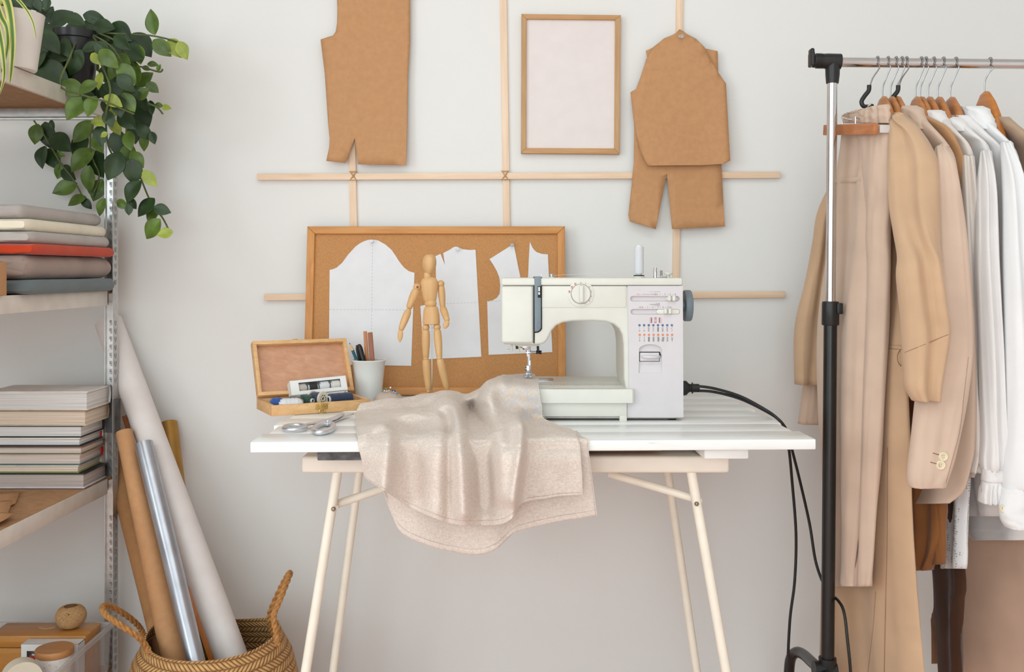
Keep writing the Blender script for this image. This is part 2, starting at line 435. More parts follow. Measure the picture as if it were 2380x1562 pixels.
board_paper([(673, 320), (697, 314), (720, 305), (760, 270), (800, 215), (850, 160), (880, 137), (910, 122), (935, 113), (960, 110), (985, 111), (1010, 117), (1060, 145), (1100, 180), (1125, 215), (1150, 255), (1170, 282), (1190, 305), (1220, 328), (1260, 340), (1237, 983), (760, 975), (667, 972)],
            'white paper sleeve pattern with tall curved top, dashed cross lines, on left of board', .009, [((970, 125), (962, 760)), ((673, 594), (1250, 597))])
board_paper([(1405, 225), (1440, 208), (1470, 285), (1458, 203), (1500, 182), (1530, 162), (1548, 158), (1565, 164), (1590, 176), (1640, 182), (1682, 180), (1702, 548), (1722, 920), (1325, 938), (1300, 570), (1330, 562), (1360, 540), (1385, 500), (1400, 450), (1408, 380), (1407, 300)],
            'white paper bodice pattern with shoulder dart pinned behind the wooden artist figure', .009, [((1480, 553), (1700, 545))])
board_paper([(1778, 245), (1945, 140), (1965, 240), (1990, 362), (2015, 520), (2045, 362), (2050, 240), (2057, 125), (2075, 165), (2090, 185), (2105, 197), (2140, 209), (2182, 212), (2198, 560), (2213, 888), (1772, 907), (1762, 537), (1800, 530), (1830, 512), (1848, 485), (1853, 430), (1847, 375), (1830, 330), (1805, 285)],
            'white paper bodice pattern with long dart partly hidden behind the sewing machine head', .009, [((1768, 537), (1860, 534))])
white_pin = plain('white_pin', (226, 226, 228), .35, var=0)
def bpin(zx, zy, label, mat):
    x, y = z5([(zx, zy)])[0]; u, v = cbpx(x, y, .01); p = CB(u, v, .011)
    return pushpin(CX+p.x*F/p.y, HY-(p.z-ZC)*F/p.y, p.y, label, mat, (.2, -1, 0))
bpin(963, 122, 'white push pin at the top of the large sleeve pattern', white_pin)
bpin(1553, 176, 'white push pin at the top of the bodice pattern behind the figure', white_pin)
bpin(1930, 148, 'clear push pin in the pattern left of the sewing machine top', clear_pin)

# ================================================================= TABLE
TA = math.radians(1.77)
T0 = PZ(581, 1028, ZT)
TU = Vector((math.cos(TA), math.sin(TA), 0)); TV = Vector((-math.sin(TA), math.cos(TA), 0))
TM = Matrix.Translation(T0) @ Matrix((TU, TV, Vector((0, 0, 1)))).transposed().to_4x4()
tb = thing('work_table', 'white painted plank table top on a cream tubular folding frame in the middle', 'table', (0, 2.2, 0))
def scuffed():
    m, nt, b = base_mat('scuffed_white', .27)
    v = coords(nt, (4, 22, 40))
    n = nd(nt, 'ShaderNodeTexNoise'); n.inputs['Scale'].default_value = 2.2; n.inputs['Detail'].default_value = 9; n.inputs['Roughness'].default_value = .7
    nt.links.new(v, n.inputs['Vector'])
    nt.links.new(ramp(nt, n.outputs['Fac'], [(.24, (190, 194, 196)), (.36, (240, 241, 239)), (.55, (247, 248, 246)), (.8, (250, 250, 248))]), b.inputs['Base Color'])
    bump(nt, b, n.outputs['Fac'], .3, .0008); return m
scuffed_white = scuffed()
TL, TD, NP = 1.0687, .70, 7
mb = MB(); pw = TD/NP
jit = [(0, 0), (.012, -.012), (.002, -.006), (.014, -.016), (0, -.004), (.010, -.01), (.004, 0)]
for i in range(NP):
    a, b2 = jit[i]
    mb.box(((a+TL+b2)/2, pw*(i+.5), -.010-.0007*(i % 2)), (TL+b2-a, pw-.0022, .020), None, .0022)
obj('tabletop', mb.xf(TM), scuffed_white, tb)
mb = MB().box((.165, .33, -.031), (.090, .60, .0195), None, .002); obj('batten', mb.xf(TM), plain('grey_paint', (88, 88, 90), .7, var=.35, scale=60, bmp=.5, bscale=150), tb, label='dark grey batten end')
mb = MB().box((.902, .33, -.031), (.086, .62, .0195), None, .003); obj('batten', mb.xf(TM), paint_white_wood, tb, label='white batten end')
mb = MB().box((.50, .30, -.0295), (.58, .42, .0155), None, .001); obj('under_board', mb.xf(TM), raw_wood, tb, label='bare wood board under the planks')
# apron of the folding frame: rounded pressed tray
zb, zt = P(0, 1100, 1.95).z, P(0, 1061, 1.95).z
x0, x1 = P(700, 0, 1.95).x, P(1696, 0, 1.95).x
mb = MB().box(((x0+x1)/2, 1.95+.235, (zt+zb)/2), (x1-x0, .47, zt-zb), None, .006, 3)
obj('apron', mb, enamel, tb)
def leg(top, bot, Dl, r):
    a, b2 = P(*top, Dl), P(*bot, Dl); a.z = zb+.004
    m = MB().tube([a, b2-(b2-a).normalized()*0.0+Vector((0, 0, .012))], r, 16)
    L = obj('leg', m, leg_enamel, tb)
    obj('leg_cap', MB().tube([b2+Vector((0, 0, .03)), Vector((b2.x, b2.y, 0.0))], r*1.18, 16), black_plastic, L)
leg((785, 1100), (658, 1904), 1.965, .0098); leg((1606, 1100), (1745, 1904), 1.965, .0098)
leg((845, 1105), (757, 1700), 2.32, .0095); leg((1541, 1105), (1638, 1700), 2.32, .0095)
mb = MB().tube([P(776, 1174, 1.985), P(842, 1152, 2.0), P(985, 1103, 2.04)], .0082, 14); obj('brace', mb, leg_enamel, tb)
mb = MB().tube([P(1618, 1160, 1.985), P(1550, 1140, 2.0), P(1416, 1101, 2.04)], .0082, 14); obj('brace', mb, leg_enamel, tb)
for x, y, s in ((775, 1183, -1), (1619, 1171, 1)):
    obj('bolt', MB().lathe([(.0001, .0), (.0045, 0), (.0045, .002), (.003, .0042), (.0001, .005)], P(x, y, 1.9555), (0, -1, 0), 14), plain('bolt_rust', (150, 135, 120), .4, .8), tb)
    obj('bracket', MB().tube([P(x-10*s, y-3, 1.968), P(x+11*s, y-10, 1.968)], .006, 10), leg_enamel, tb)

# ================================================================= SHELF UNIT
sh = thing('shelf_unit', 'galvanised boltless metal shelf unit with brown boards at the left edge', 'shelf unit', (-1.0, 2.5, 0))
SA = -math.radians(1.5)
SX = Vector((math.cos(SA), math.sin(SA), 0)); SY = Vector((-math.sin(SA), math.cos(SA), 0))   # SY: into depth
S0 = P(266, 0, 2.50); S0.z = 0
SM = Matrix.Translation(S0) @ Matrix((SX, SY, Vector((0, 0, 1)))).transposed().to_4x4()
def post(x, y, sx, sy, h=1.66, detail=True):
    """L-section upright: corner at (x, y), flanges running sx, sy"""
    m = MB(); w, t = .030, .0018
    m.box((x+sx*w/2, y, h/2), (w, t, h)); m.box((x, y+sy*w/2, h/2), (t, w, h))
    m.box((x+sx*w, y+sy*.003, h/2), (t, .006, h))
    m.cur = 1
    if detail:
        z = .05
        while z < h-.02:
            if (z % .48) > .075 and not .66 < z < .80:
                for (cx, cy, a, b2) in ((x+sx*w*.52, y+sy*.0016, .009, .0012), (x-sx*.0016, y+sy*w*.5, .0012, .010)):
                    m.box((cx, cy, z), (a, b2, .007), None, .0005); m.box((cx, cy, z-.006), (a*.55 if a > .002 else a, b2 if b2 < .002 else b2*.55, .006))
            z += .0205
    m.cur = 0
    return m.xf(SM)
SWD, SDP = .92, .66      # shelf width (to the left) and depth
pm = obj('post', post(.010, -.004, -1, -1), [zinc, zinc_dark], sh)
obj('post', post(.010, -SDP+.004, -1, 1), [zinc, zinc_dark], sh)
obj('post', post(-SWD-.010, -.004, 1, -1, detail=False), [zinc, zinc_dark], sh)
obj('post', post(-SWD-.010, -SDP+.004, 1, 1, detail=False), [zinc, zinc_dark], sh)
zj = P(0, 965, 2.5).z
obj('post_joint', MB().box((.0145, -.019, zj), (.003, .036, .086)).box((-.006, -.0075, zj), (.036, .003, .086)).xf(SM), plain('zinc_joint', (120, 119, 118), .4, .7), pm)
shelf_z = [.088, .5637, 1.031, 1.497]
for z in shelf_z:
    obj('shelf_board', MB().box((-SWD/2, -SDP/2, z-.004), (SWD-.006, SDP-.012, .006)).xf(SM), hardboard, sh)
    def beam(c, size, flange_dir):
        m = MB().box(c, size, None, .0012)
        fx, fy = flange_dir
        m.box((c[0]+fx*.011, c[1]+fy*.011, c[2]-.012), (.022 if fx else size[0], .022 if fy else size[1], .0018))
        m.box((c[0]+fx*.004, c[1]+fy*.004, c[2]-size[2]/2+.001), (.008 if fx else size[0], .008 if fy else size[1], .0018))
        return m.xf(SM)
    h = .037
    obj('side_beam', beam((.0005, -SDP/2-.018, z-h/2), (.0025, SDP-.05, h), (-1, 0)), beam_zinc_lit, sh)
    obj('side_beam', beam((-SWD, -SDP/2, z-h/2), (.0025, SDP-.03, h), (1, 0)), beam_zinc_lit, sh)
    obj('rear_beam', beam((-SWD/2, -.010, z-h/2), (SWD-.03, .0025, h), (0, -1)), zinc, sh)
    obj('front_beam', beam((-SWD/2, -SDP+.010, z-h/2), (SWD-.03, .0025, h), (0, 1)), zinc, sh)
# ================================================================= SEWING MACHINE
DM = 2.12
sm = thing('sewing_machine', 'cream and lilac white sewing machine standing on the table', 'sewing machine', P(1400, 978, 2.2)); 
def rr(x0, y0, x1, y1, r, n=5):
    """rounded rectangle outline in pixels"""
    o = []
    for cx, cy, a0 in ((x1-r, y0+r, -90), (x1-r, y1-r, 0), (x0+r, y1-r, 90), (x0+r, y0+r, 180)):
        for k in range(n+1):
            a = math.radians(a0+90*k/n); o.append((cx+r*math.cos(a), cy+r*math.sin(a)))
    return o
body = [(1172, 664), (1588, 664), (1588, 971), (1455, 971), (1455, 905), (1450, 880), (1449, 800), (1446, 778), (1439, 764), (1427, 754), (1408, 748), (1380, 746), (1330, 747), (1308, 750), (1293, 757),
        (1283, 768), (1277, 781), (1272, 791), (1265, 798), (1256, 801), (1242, 802), (1172, 801)]
obj('body', MB().prism(body, DM, 2.275, .006, 4), white_plastic, sm)
# top cover, a lid over the arm
obj('top_cover', MB().prism(rr(1165, 646, 1587, 663.6, 5), DM-.003, 2.28, .003), white_plastic, sm)
# face cover on the needle end
obj('face_cover', MB().prism(rr(1165, 665, 1239, 798, 6), DM-.005, 2.25, .005, 4), white_plastic, sm)
# front strip and dial
obj('front_strip', MB().prism([(1259.5, 665), (1455.5, 665), (1455.5, 715), (1259.5, 715)], DM-.0016, DM+.02, .0008), white_plastic, sm)
# take-up lever slot cover
g = obj('slot', MB().prism([(1239.5, 645), (1260, 645), (1260, 764), (1257, 769), (1251, 773), (1243, 774), (1242.5, 798), (1239.5, 798)], DM-.0012, DM+.03), dark_gap, sm)
obj('lever_cover', MB().prism([(1242, 643), (1257.5, 643), (1257.5, 762), (1254, 768), (1248, 771), (1242.5, 771)], DM-.006, DM+.10, .0015), blue_grey_plastic, g)
mb = MB(); mb.prism([(1250, 665), (1258, 665), (1258, 692), (1250, 692)], DM-.0066, DM); obj('tension_window', mb, dark_gap, g)
mb = MB(); mb.prism(rr(1251, 667, 1255, 677, .8), DM-.0085, DM); mb.prism(rr(1251, 679, 1255, 685, .8), DM-.009, DM); obj('tension_wheel', mb, white_plastic, g)
mb = MB(); line(mb, [(1249, 754), (1248.5, 762), (1251.5, 764), (1255, 761), (1255, 754)], .7, DM-.0062); line(mb, [(1250, 750), (1253.5, 747.5), (1253.5, 751), (1255.5, 748.5)], .7, DM-.0062)
obj('embossed_mark', mb, plain('emboss', (96, 110, 118), .5), g, smooth=False)
# pattern dial
c = P(1350, 683, DM-.0016)
dl = obj('pattern_dial', MB().lathe([(.0001, .0), (.0285, 0), (.0285, .0012), (.0274, .0016), (.0225, .0016), (.0225, .0016), (.0001, .0016)], c, (0, -1, 0), 48), white_plastic, sm)
obj('dial_ring', MB().lathe([(.0001, .0), (.0216, 0), (.0216, .0022), (.0001, .0022)], c, (0, -1, 0), 48), plain('dial_edge', (150, 140, 122), .4), dl)
obj('dial_knob', MB().lathe([(.0001, 0), (.0206, 0), (.0204, .005), (.019, .0062), (.0001, .0062)], c, (0, -1, 0), 48).box(c+Vector((.0008, -.009, 0)), (.0095, .009, .0375), None, .003, 3), white_plastic, dl)
mb = MB(); R = 26.3
for ch, x, y in (('A', 1350, 657.3), ('C', 1361.3, 660), ('D', 1370.4, 667), ('E', 1375.2, 677.5), ('F', 1375, 689.5), ('G', 1370, 699.5), ('H', 1361, 706.5)): text(mb, ch, x, y, 3.7, DM-.0034)
line(mb, [(1350.5, 662), (1350.5, 665)], .5, DM-.0155)
obj('dial_letters', mb, print_grey, dl, smooth=False)
mb = MB()
for x, y, k in ((1337.5, 660, 0), (1329, 667.5, 1), (1323, 678, 2)):
    line(mb, [(x-1.8, y-2.2), (x+1.8, y-2.2), (x+1.8, y+2.2), (x-1.8, y+2.2), (x-1.8, y-2.2)], .6, DM-.0034)
    if k == 0: line(mb, [(x-1, y-2), (x-1, y+2)], 1.4, DM-.0035)
    if k == 1: line(mb, [(x-1.8, y-1.7), (x+1.8, y-1.7)], 1.1, DM-.0035); line(mb, [(x-1.8, y+1.7), (x+1.8, y+1.7)], 1.1, DM-.0035)
    if k == 2: line(mb, [(x+1, y-2), (x+1, y+2)], 1.4, DM-.0035)
obj('dial_marks', mb, print_red, dl, smooth=False)
# ---- control panel on the column
DPN = DM-.007
arch = [(1485, 867), (1485, 812)]+[(1511.5-26.5*math.cos(math.radians(a)), 813-13*math.sin(math.radians(a))) for a in range(20, 170, 15)]+[(1538, 812), (1538, 867)]
def hole_panel(outer, holes, D0, D1, bev=.003):
    """front plate with real openings: strips between the openings"""
    import mathutils
    from mathutils.geometry import tessellate_polygon
    loops = [[Vector((x, y, 0)) for x, y in outer]]+[[Vector((x, y, 0)) for x, y in h] for h in holes]
    tri = tessellate_polygon(loops); flat = [p for l in loops for p in l]
    m = MB(); m.add([P(p.x, p.y, D0) for p in flat], tri)
    for l in loops:
        n = len(l); a = [P(p.x, p.y, D0) for p in l]; b = [q+Vector((0, D1-D0, 0)) for q in a]
        m.add(a+b, [(i, (i+1) % n, n+(i+1) % n, n+i) for i in range(n)])
    return m
slot1 = rr(1465, 688.5, 1579, 700, 5.6); slot2 = rr(1466, 718.5, 1580, 730.5, 5.8)
pn = obj('control_panel', hole_panel([(1459, 664.5), (1587, 664.5), (1588.5, 970), (1457.5, 970), (1457.5, 904), (1462, 900)], [slot1, slot2, arch], DPN, DM+.001), lilac_plastic, sm, smooth=False)
obj('slider_bed', MB().prism(rr(1463, 686, 1582, 733, 3), DM-.003, DM), lilac_plastic, pn)
mb = MB()
for sl in (slot1, slot2): line(mb, sl+[sl[0]], .9, DPN-.0002)
obj('slot_edge_shade', mb, plain('slot_edge_shade', (176, 168, 168), .6), pn, smooth=False)  # edge shade of the slots drawn as a grey outline
for s_, a, b in ((0, 1553, 1571), (1, 1544, 1561)):
    y0 = (688.5, 718.5)[s_]; m = MB()
    if s_ == 0: m.prism(rr(1549, y0+1, 1573, y0+10.5, 4.5), DPN-.0005, DM-.002, .0004)
    else: m.prism(rr(1526, y0+.7, 1579.4, y0+11.3, 5.2), DPN-.0005, DM-.002, .0004)
    m.prism(rr(a, y0-1, a+7, y0+11.5, 2.5), DPN-.010, DM-.002, .002); m.prism(rr(a+10, y0-1, b, y0+11.5, 2.5), DPN-.0085, DM-.002, .002)
    obj('slider_knob', m, white_plastic, pn)
# reverse lever in its recess
obj('recess', MB().prism([(1484, 798), (1539, 798), (1539, 868), (1484, 868)], DM-.0008, DM+.001), lilac_plastic, pn)
mb = MB()
mb.add([P(1485, 799, DM-.006), P(1538, 799, DM-.006), P(1538, 799, DM-.0005), P(1485, 799, DM-.0005)], [(0, 1, 2, 3)]); obj('recess_top', mb, lilac_plastic, pn); mb = MB()
mb.box(P(1511.5, 858, DM-.003), (.048, .018, .0012), Matrix.Rotation(1.35, 3, 'X')); obj('recess_ramp', mb, lilac_plastic, pn)
mb = MB(); mb.prism([(1486, 817.5), (1534, 817.5), (1536.5, 826), (1536.5, 829), (1533, 829), (1533, 840.5), (1486, 840.5)], DM-.0014, DM); obj('lever_gap', mb, dark_gap, pn)
mb = MB(); mb.prism(rr(1487.5, 819.8, 1532, 839.4, 1.2), DM-.004, DM, .0006)
mb.lathe([(.0001, 0), (.021, 0), (.0222, .0015), (.0222, .0042), (.021, .0055), (.0001, .0058)], P(1511.5, 831.5, DM+.001), (0, 0, 1), 32, (1, .75)); obj('reverse_lever', mb, lilac_plastic, pn)
mb = MB()
for k in (-1, 0, 1): text(mb, 'U', 1512+k*6, 827.2, 2.2, DM-.0165)
obj('lever_mark', mb, plain('lever_mark', (196, 188, 188), .5), pn, smooth=False)
# printing
DP = DPN-.0004
mb = MB()
for i in range(8): line(mb, [(1510+i*3.2, 678), (1510+i*3.2+(1.1 if i < 4 else 2.2), 678)], .8, DP)
for t, x in (('0', 1515), ('1', 1533.5), ('2', 1545.5), ('3', 1557.5), ('4', 1569.5)): text(mb, t, x, 684.2, 4, DP)
for x in (1539.5, 1551.5, 1563.5): disc(mb, x, 684.2, .5, DP, 8)
line(mb, [(1492, 684), (1512, 684)], .55, DP)
pts = [(1510, 708)]
for i, h in enumerate((1, -1, 1.4, -1.6, 2, -2.6, 3.2, -3.4, 4.2, -4.4)): pts.append((1513+i*2.3, 708-h))
line(mb, pts, .7, DP)
for i in range(6): text(mb, str(i), 1493.5+i*11.9, 714.2, 4, DP)
for i in range(5): disc(mb, 1499.5+i*11.9, 714.2, .5, DP, 8)
line(mb, [(1486, 713), (1489.5, 713), (1489.5, 715.5), (1486, 715.5), (1486, 713)], .5, DP)
for x in (1557, 1558.5, 1560): line(mb, [(x, 712.6), (x, 715.8)], .5, DP)
xs = [1486.3+i*10.75 for i in range(8)]
def zz(x, y0, y1, w, n, th=.5, ph=1): line(mb, [(x+(w if (i+ph) % 2 else -w), y0+(y1-y0)*i/n) for i in range(n+1)], th, DP)
for i, x in enumerate(xs):      # upper stitch row
    if i < 2: line(mb, [(x, 760), (x, 766)], .35, DP); disc(mb, x, 769, 1.3, DP, 4); line(mb, [(x-2.2, 768.5), (x+2.2, 768.5)], .4, DP)
    elif i == 2: zz(x, 760, 771, 2, 8)
    elif i == 3: zz(x, 760, 771, 2, 6, .4)
    elif i == 4: zz(x, 760, 771, 1.8, 10, .7); line(mb, [(x+1, 760), (x+1, 771)], .6, DP)
    elif i == 5: zz(x, 760, 771, 2, 7, .5); line(mb, [(x, 766), (x, 771)], .5, DP)
    elif i == 6: zz(x, 760, 771, 1.8, 9, .45)
    else: zz(x, 760, 771, 2, 3, .45)
for i, x in enumerate(xs):      # lower stitch row
    x += .4
    if i < 2:
        for k in range(5): line(mb, [(x, 783+k*2), (x, 784.2+k*2)], 1.1, DP)
        line(mb, [(x-2.2, 791.5), (x, 793.5), (x+2.2, 791.5)], .5, DP)
    elif i == 2: zz(x-.8, 783, 794, 1.5, 7, .8); zz(x+1, 783, 794, 1.5, 7, .7)
    elif i == 3: zz(x, 783, 794, 1.9, 6, .5); zz(x, 783, 794, 1.9, 6, .5, 0)
    elif i == 4: zz(x, 783, 794, 2, 7, .8); line(mb, [(x+1.9, 783), (x+1.9, 794)], .8, DP)
    elif i == 5:
        for k in range(4): line(mb, [(x-2.2+k*1.4, 794), (x-1+k*1.4, 784)], .7, DP)
        line(mb, [(x-1, 784), (x+3.4, 784)], .6, DP)
    elif i == 6: zz(x, 783, 794, 1.9, 4, .5); zz(x, 783, 794, 1.9, 4, .5, 0)
    else:
        line(mb, [(x-1.8, 783), (x+1, 789), (x, 794)], .8, DP); line(mb, [(x+2.2, 785), (x, 788)], .8, DP); line(mb, [(x-2.2, 788), (x, 791)], .7, DP)
obj('printed_scale', mb, print_grey, pn, smooth=False)
mb = MB(); text(mb, '-S.S.+', 1484, 684.2, 3.6, DP)
for i, x in enumerate(xs): disc(mb, x+.5, 778.3, 2.7, DP)
obj('orange_print', mb, print_orange, pn, smooth=False)
mb = MB()
for i, x in enumerate(xs): disc(mb, x, 756, 2.7, DP)
obj('blue_print', mb, print_blue, pn, smooth=False)
mb = MB()
for i, x in enumerate(xs): text(mb, 'AACDEFGH'[i], x, 756, 2.5, DP-.0003); text(mb, 'AACDEFGH'[i], x+.5, 778.3, 2.5, DP-.0003)
obj('white_letters', mb, paper_white, pn, smooth=False)
mb = MB()
for k, x in enumerate((1513, 1523.5, 1534)):
    line(mb, [(x-2.2, 738.5), (x+2.2, 738.5), (x+2.2, 750), (x-2.2, 750), (x-2.2, 738.5)], .5, DP)
    if k == 1: line(mb, [(x-2.2, 739), (x+2.2, 739)], 1.2, DP); line(mb, [(x-2.2, 749.5), (x+2.2, 749.5)], 1.2, DP); line(mb, [(x-1.2, 742.5), (x+1.2, 742.5)], .6, DP); line(mb, [(x, 741.3), (x, 743.7)], .6, DP); text(mb, '2', x, 746.5, 2.2, DP)
    elif k == 0: line(mb, [(x+1.3, 738.5), (x+1.3, 750)], 1.8, DP); text(mb, '3', x-.6, 744.5, 2.2, DP)
    else: line(mb, [(x-1.3, 738.5), (x-1.3, 750)], 1.8, DP); text(mb, '1', x+.8, 744.5, 2.2, DP)
line(mb, [(1519.5, 682.8), (1528, 682.8), (1528, 685.4), (1519.5, 685.4), (1519.5, 682.8)], .5, DP); text(mb, '2', 1523.5, 684.2, 2.2, DP)
obj('red_print', mb, print_red, pn, smooth=False)
# ---- handwheel
c = P(1588, 710.5, 2.185)
obj('handwheel', MB().lathe([(.0001, -.004), (.012, -.004), (.012, .0015), (.0335, .0015), (.0345, .003), (.0345, .0145), (.033, .0168), (.0285, .018), (.0001, .0185)], c, (1, 0, 0), 48), blue_grey_plastic, sm)
# ---- bed: free arm with its extension tray
ZB = .832
xb0, xb1 = P(1152, 0, DM).x, P(1459, 0, DM).x
def boxz(m, x0, x1, y0, y1, z0, z1, bev=0): return m.box(((x0+x1)/2, (y0+y1)/2, (z0+z1)/2), (x1-x0, y1-y0, z1-z0), None, bev, 3)
zr0, zr1 = P(0, 937, DM-.022).z, P(0, 905, DM-.022).z
mb = MB(); prof = [(2.335, ZB-.002), (2.33, ZB), (2.155, ZB), (2.138, ZB-.0015), (2.124, ZB-.006), (2.116, ZB-.013), (2.116, .775), (2.335, .775)]
mb.loft([[Vector((x, d, z)) for d, z in prof] for x in (xb0, xb1)]); bed = obj('bed', mb, white_plastic, sm)
xr1 = P(1474.5, 0, DM-.022).x
o3 = [(xb0+.002, 2.098), (xr1-.004, 2.098), (xr1, 2.102), (xr1, 2.118), (xr1-.012, 2.124), (xb0+.002, 2.124)]
mb = MB(); mb.loft([[Vector((x, d, zr0)) for x, d in o3], [Vector((x, d, zr1-.003)) for x, d in o3], [Vector((x-(.001 if x > 0 else 0), d+.001, zr1)) for x, d in o3]]); obj('tray_rim', mb, white_plastic, bed)
mb = MB(); boxz(mb, xb0+.006, P(1455.5, 0, DM).x, 2.108, 2.3, P(0, 968, 2.108).z, zr0+.001, .001); obj('tray_front', mb, white_plastic, bed)
mb = MB(); boxz(mb, xb0+.01, P(1583, 0, DM).x, 2.119, 2.28, ZT+.0045, P(0, 968, 2.108).z, .0005); obj('base_plate', mb, plain('base_grey', (206, 200, 192), .5), sm)
mb = MB(); boxz(mb, P(1440, 0, 2.11).x, P(1456.5, 0, 2.11).x, 2.106, 2.13, ZT, P(0, 968, 2.108).z+.002, .0006); obj('front_foot', mb, white_plastic, sm)
for x, d in ((1563, 2.135), (1563, 2.255), (1200, 2.13), (1200, 2.26)):
    obj('rubber_foot', MB().lathe([(.0001, 0), (.008, 0), (.009, .006), (.0001, .006)], Vector(((x-CX)*d/F, d, ZT)), (0, 0, 1), 16), black_plastic, sm)
# ruler print on the bed edge
mb = MB()
def bedline(x0, x1, d, w=.0006): mb.add([Vector((x0, d, ZB+.0003)), Vector((x1, d, ZB+.0003)), Vector((x1, d+w, ZB+.0003)), Vector((x0, d+w, ZB+.0003))], [(0, 1, 2, 3)])
xa, xe = P(1250, 0, 2.165).x, P(1444, 0, 2.165).x
bedline(xa, xe, 2.165, .0012); n = 0; x = xa
while x < xe:
    mb.add([Vector((x, 2.158 if n % 4 else 2.154, ZB+.0003)), Vector((x+.0006, 2.158 if n % 4 else 2.154, ZB+.0003)), Vector((x+.0006, 2.171, ZB+.0003)), Vector((x, 2.171, ZB+.0003))], [(0, 1, 2, 3)]); x += .0072; n += 1
def bedtext(tx, x, d, k):
    m2 = MB(); text(m2, tx, CX, HY, 5, 2.0); c = P(CX, HY, 2.0)
    mb.add([Vector((x+(v.x-c.x)*k, d+(v.z-c.z)*k*2.0, ZB+.0003)) for v in m2.v], m2.f)
for i, tx in enumerate('456789'): bedtext(tx, P(1278+i*30.4, 0, 2.158).x, 2.1475, .75)
for i, tx in enumerate(('10', '15', '20')): bedtext(tx, P(1276+i*59, 0, 2.18).x, 2.178, .6)
obj('ruler_print', mb, print_grey, bed, smooth=False)
# ---- needle plate and needle gear
mb = MB(); boxz(mb, P(1225, 0, 2.26).x, P(1286, 0, 2.26).x, 2.225, 2.285, ZB-.001, ZB+.0012, .0005); obj('needle_plate', mb, steel, bed)
DN = 2.205
def pc(px, py): return P(px, py, DN)
mb = MB(); mb.tube([pc(1229.5, 795), pc(1229.5, 868)], .0034, 14); obj('presser_bar', mb, chrome, sm)
mb = MB(); mb.tube([pc(1226, 800)+Vector((0, -.004, 0)), pc(1226, 828)+Vector((0, -.004, 0))], .0022, 12); mb.tube([pc(1226, 828)+Vector((0, -.004, 0)), pc(1227, 872)+Vector((0, -.004, 0))], [.0009, .0004], 8); nb = obj('needle_bar', mb, chrome, sm)
mb = MB(); mb.box(pc(1229, 819), (.014, .012, .007), None, .0012); mb.tube([pc(1233, 819), pc(1246, 818.5)], .0024, 10); obj('needle_clamp', mb, steel, nb)
mb = MB(); mb.lathe([(.0001, 0), (.004, 0), (.004, .003), (.0022, .0045), (.0022, .006), (.0042, .0075), (.0042, .012), (.0001, .0125)], pc(1246, 818.5), (1, 0, -.05), 14); mb.tube([pc(1250, 804), pc(1251, 822)], .0028, 10); obj('clamp_screw', mb, black_plastic, nb)
mb = MB(); mb.box(pc(1228, 858)+Vector((0, -.003, 0)), (.0085, .012, .018), None, .001); mb.box(pc(1231.5, 852)+Vector((0, -.003, 0)), (.005, .006, .03), None, .001)
mb.lathe([(.0001, 0), (.0045, 0), (.0045, .005), (.0001, .006)], pc(1225, 857), (-1, -.2, 0), 14)
for k in (-1, 1): mb.box(pc(1228+k*5.5, 872.5)+Vector((0, -.010, .0005)), (.006, .028, .0022), Matrix.Rotation(.12, 3, 'X'), .0007)
mb.box(pc(1229, 868), (.013, .010, .005), None, .001); obj('presser_foot', mb, steel, sm)
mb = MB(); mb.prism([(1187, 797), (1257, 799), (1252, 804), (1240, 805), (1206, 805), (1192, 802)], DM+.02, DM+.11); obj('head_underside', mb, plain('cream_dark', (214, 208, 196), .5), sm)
mb = MB(); mb.box(P(1189, 808, DM+.05), (.005, .01, .016), None, .001); mb.box(P(1184, 814, DM+.05), (.013, .009, .0035), None, .001); mb.box(P(1204, 808, DM+.05), (.012, .02, .018), None, .002); mb.box(P(1213, 812, DM+.05), (.012, .02, .008), None, .001); obj('needle_threader', mb, white_plastic, sm)
mb = MB(); mb.tube([P(1201, 800, DM+.04), P(1202, 811, DM+.04)], .0028, 10); mb.tube([P(1196, 801, DM+.04), P(1216, 801, DM+.04)], .0024, 10); obj('threader_lever', mb, black_plastic, sm)
mb = MB(); mb.box(P(1222, 803, DM+.05), (.016, .02, .018), None, .001); obj('bar_bushing', mb, steel, sm)
# ---- top fittings
cT = lambda px, D: P(px, 646, D)
zt_ = P(0, 646, DM-.003).z
def top(px, D): p = P(px, 646, D); p.z = zt_; return p
sp = obj('spool_pin', MB().lathe([(.0001, 0), (.0125, 0), (.0125, .0025), (.0115, .0035), (.0022, .0035), (.0022, .063), (.0001, .064)], top(1485, 2.19), (0, 0, 1), 24), white_plastic, sm)
obj('felt', MB().lathe([(.0025, .0036), (.0118, .0036), (.0118, .0058), (.0025, .0058)], top(1485, 2.19), (0, 0, 1), 24), dark_gap, sp)
bw = obj('bobbin_winder', MB().lathe([(.0001, 0), (.0038, 0), (.0038, .021), (.003, .0225), (.0001, .0225)], top(1523, 2.19), (0, 0, 1), 16), chrome, sm)
mb = MB(); mb.tube([top(1537, 2.20), top(1537, 2.20)+Vector((0, 0, .016))], .0026, 12); mb.box(top(1536, 2.20)+Vector((0, 0, .0015)), (.034, .008, .0025), None, .0008)
for k in range(5): mb.lathe([(.0026, 0), (.0034, .001), (.0026, .002)], top(1537, 2.20)+Vector((0, 0, .005+.0023*k)), (0, 0, 1), 12)
obj('winder_lever', mb, steel, bw)
obj('winder_stop', MB().lathe([(.0001, 0), (.0045, 0), (.0045, .006), (.0088, .0065), (.0095, .008), (.0095, .010), (.008, .0115), (.0001, .0118)], top(1553, 2.2), (0, 0, 1), 20), white_plastic, bw)
tg = obj('thread_guide', MB().lathe([(.0001, 0), (.0062, 0), (.0062, .002), (.0001, .002)], top(1282, 2.18), (0, 0, 1), 20), white_plastic, sm)
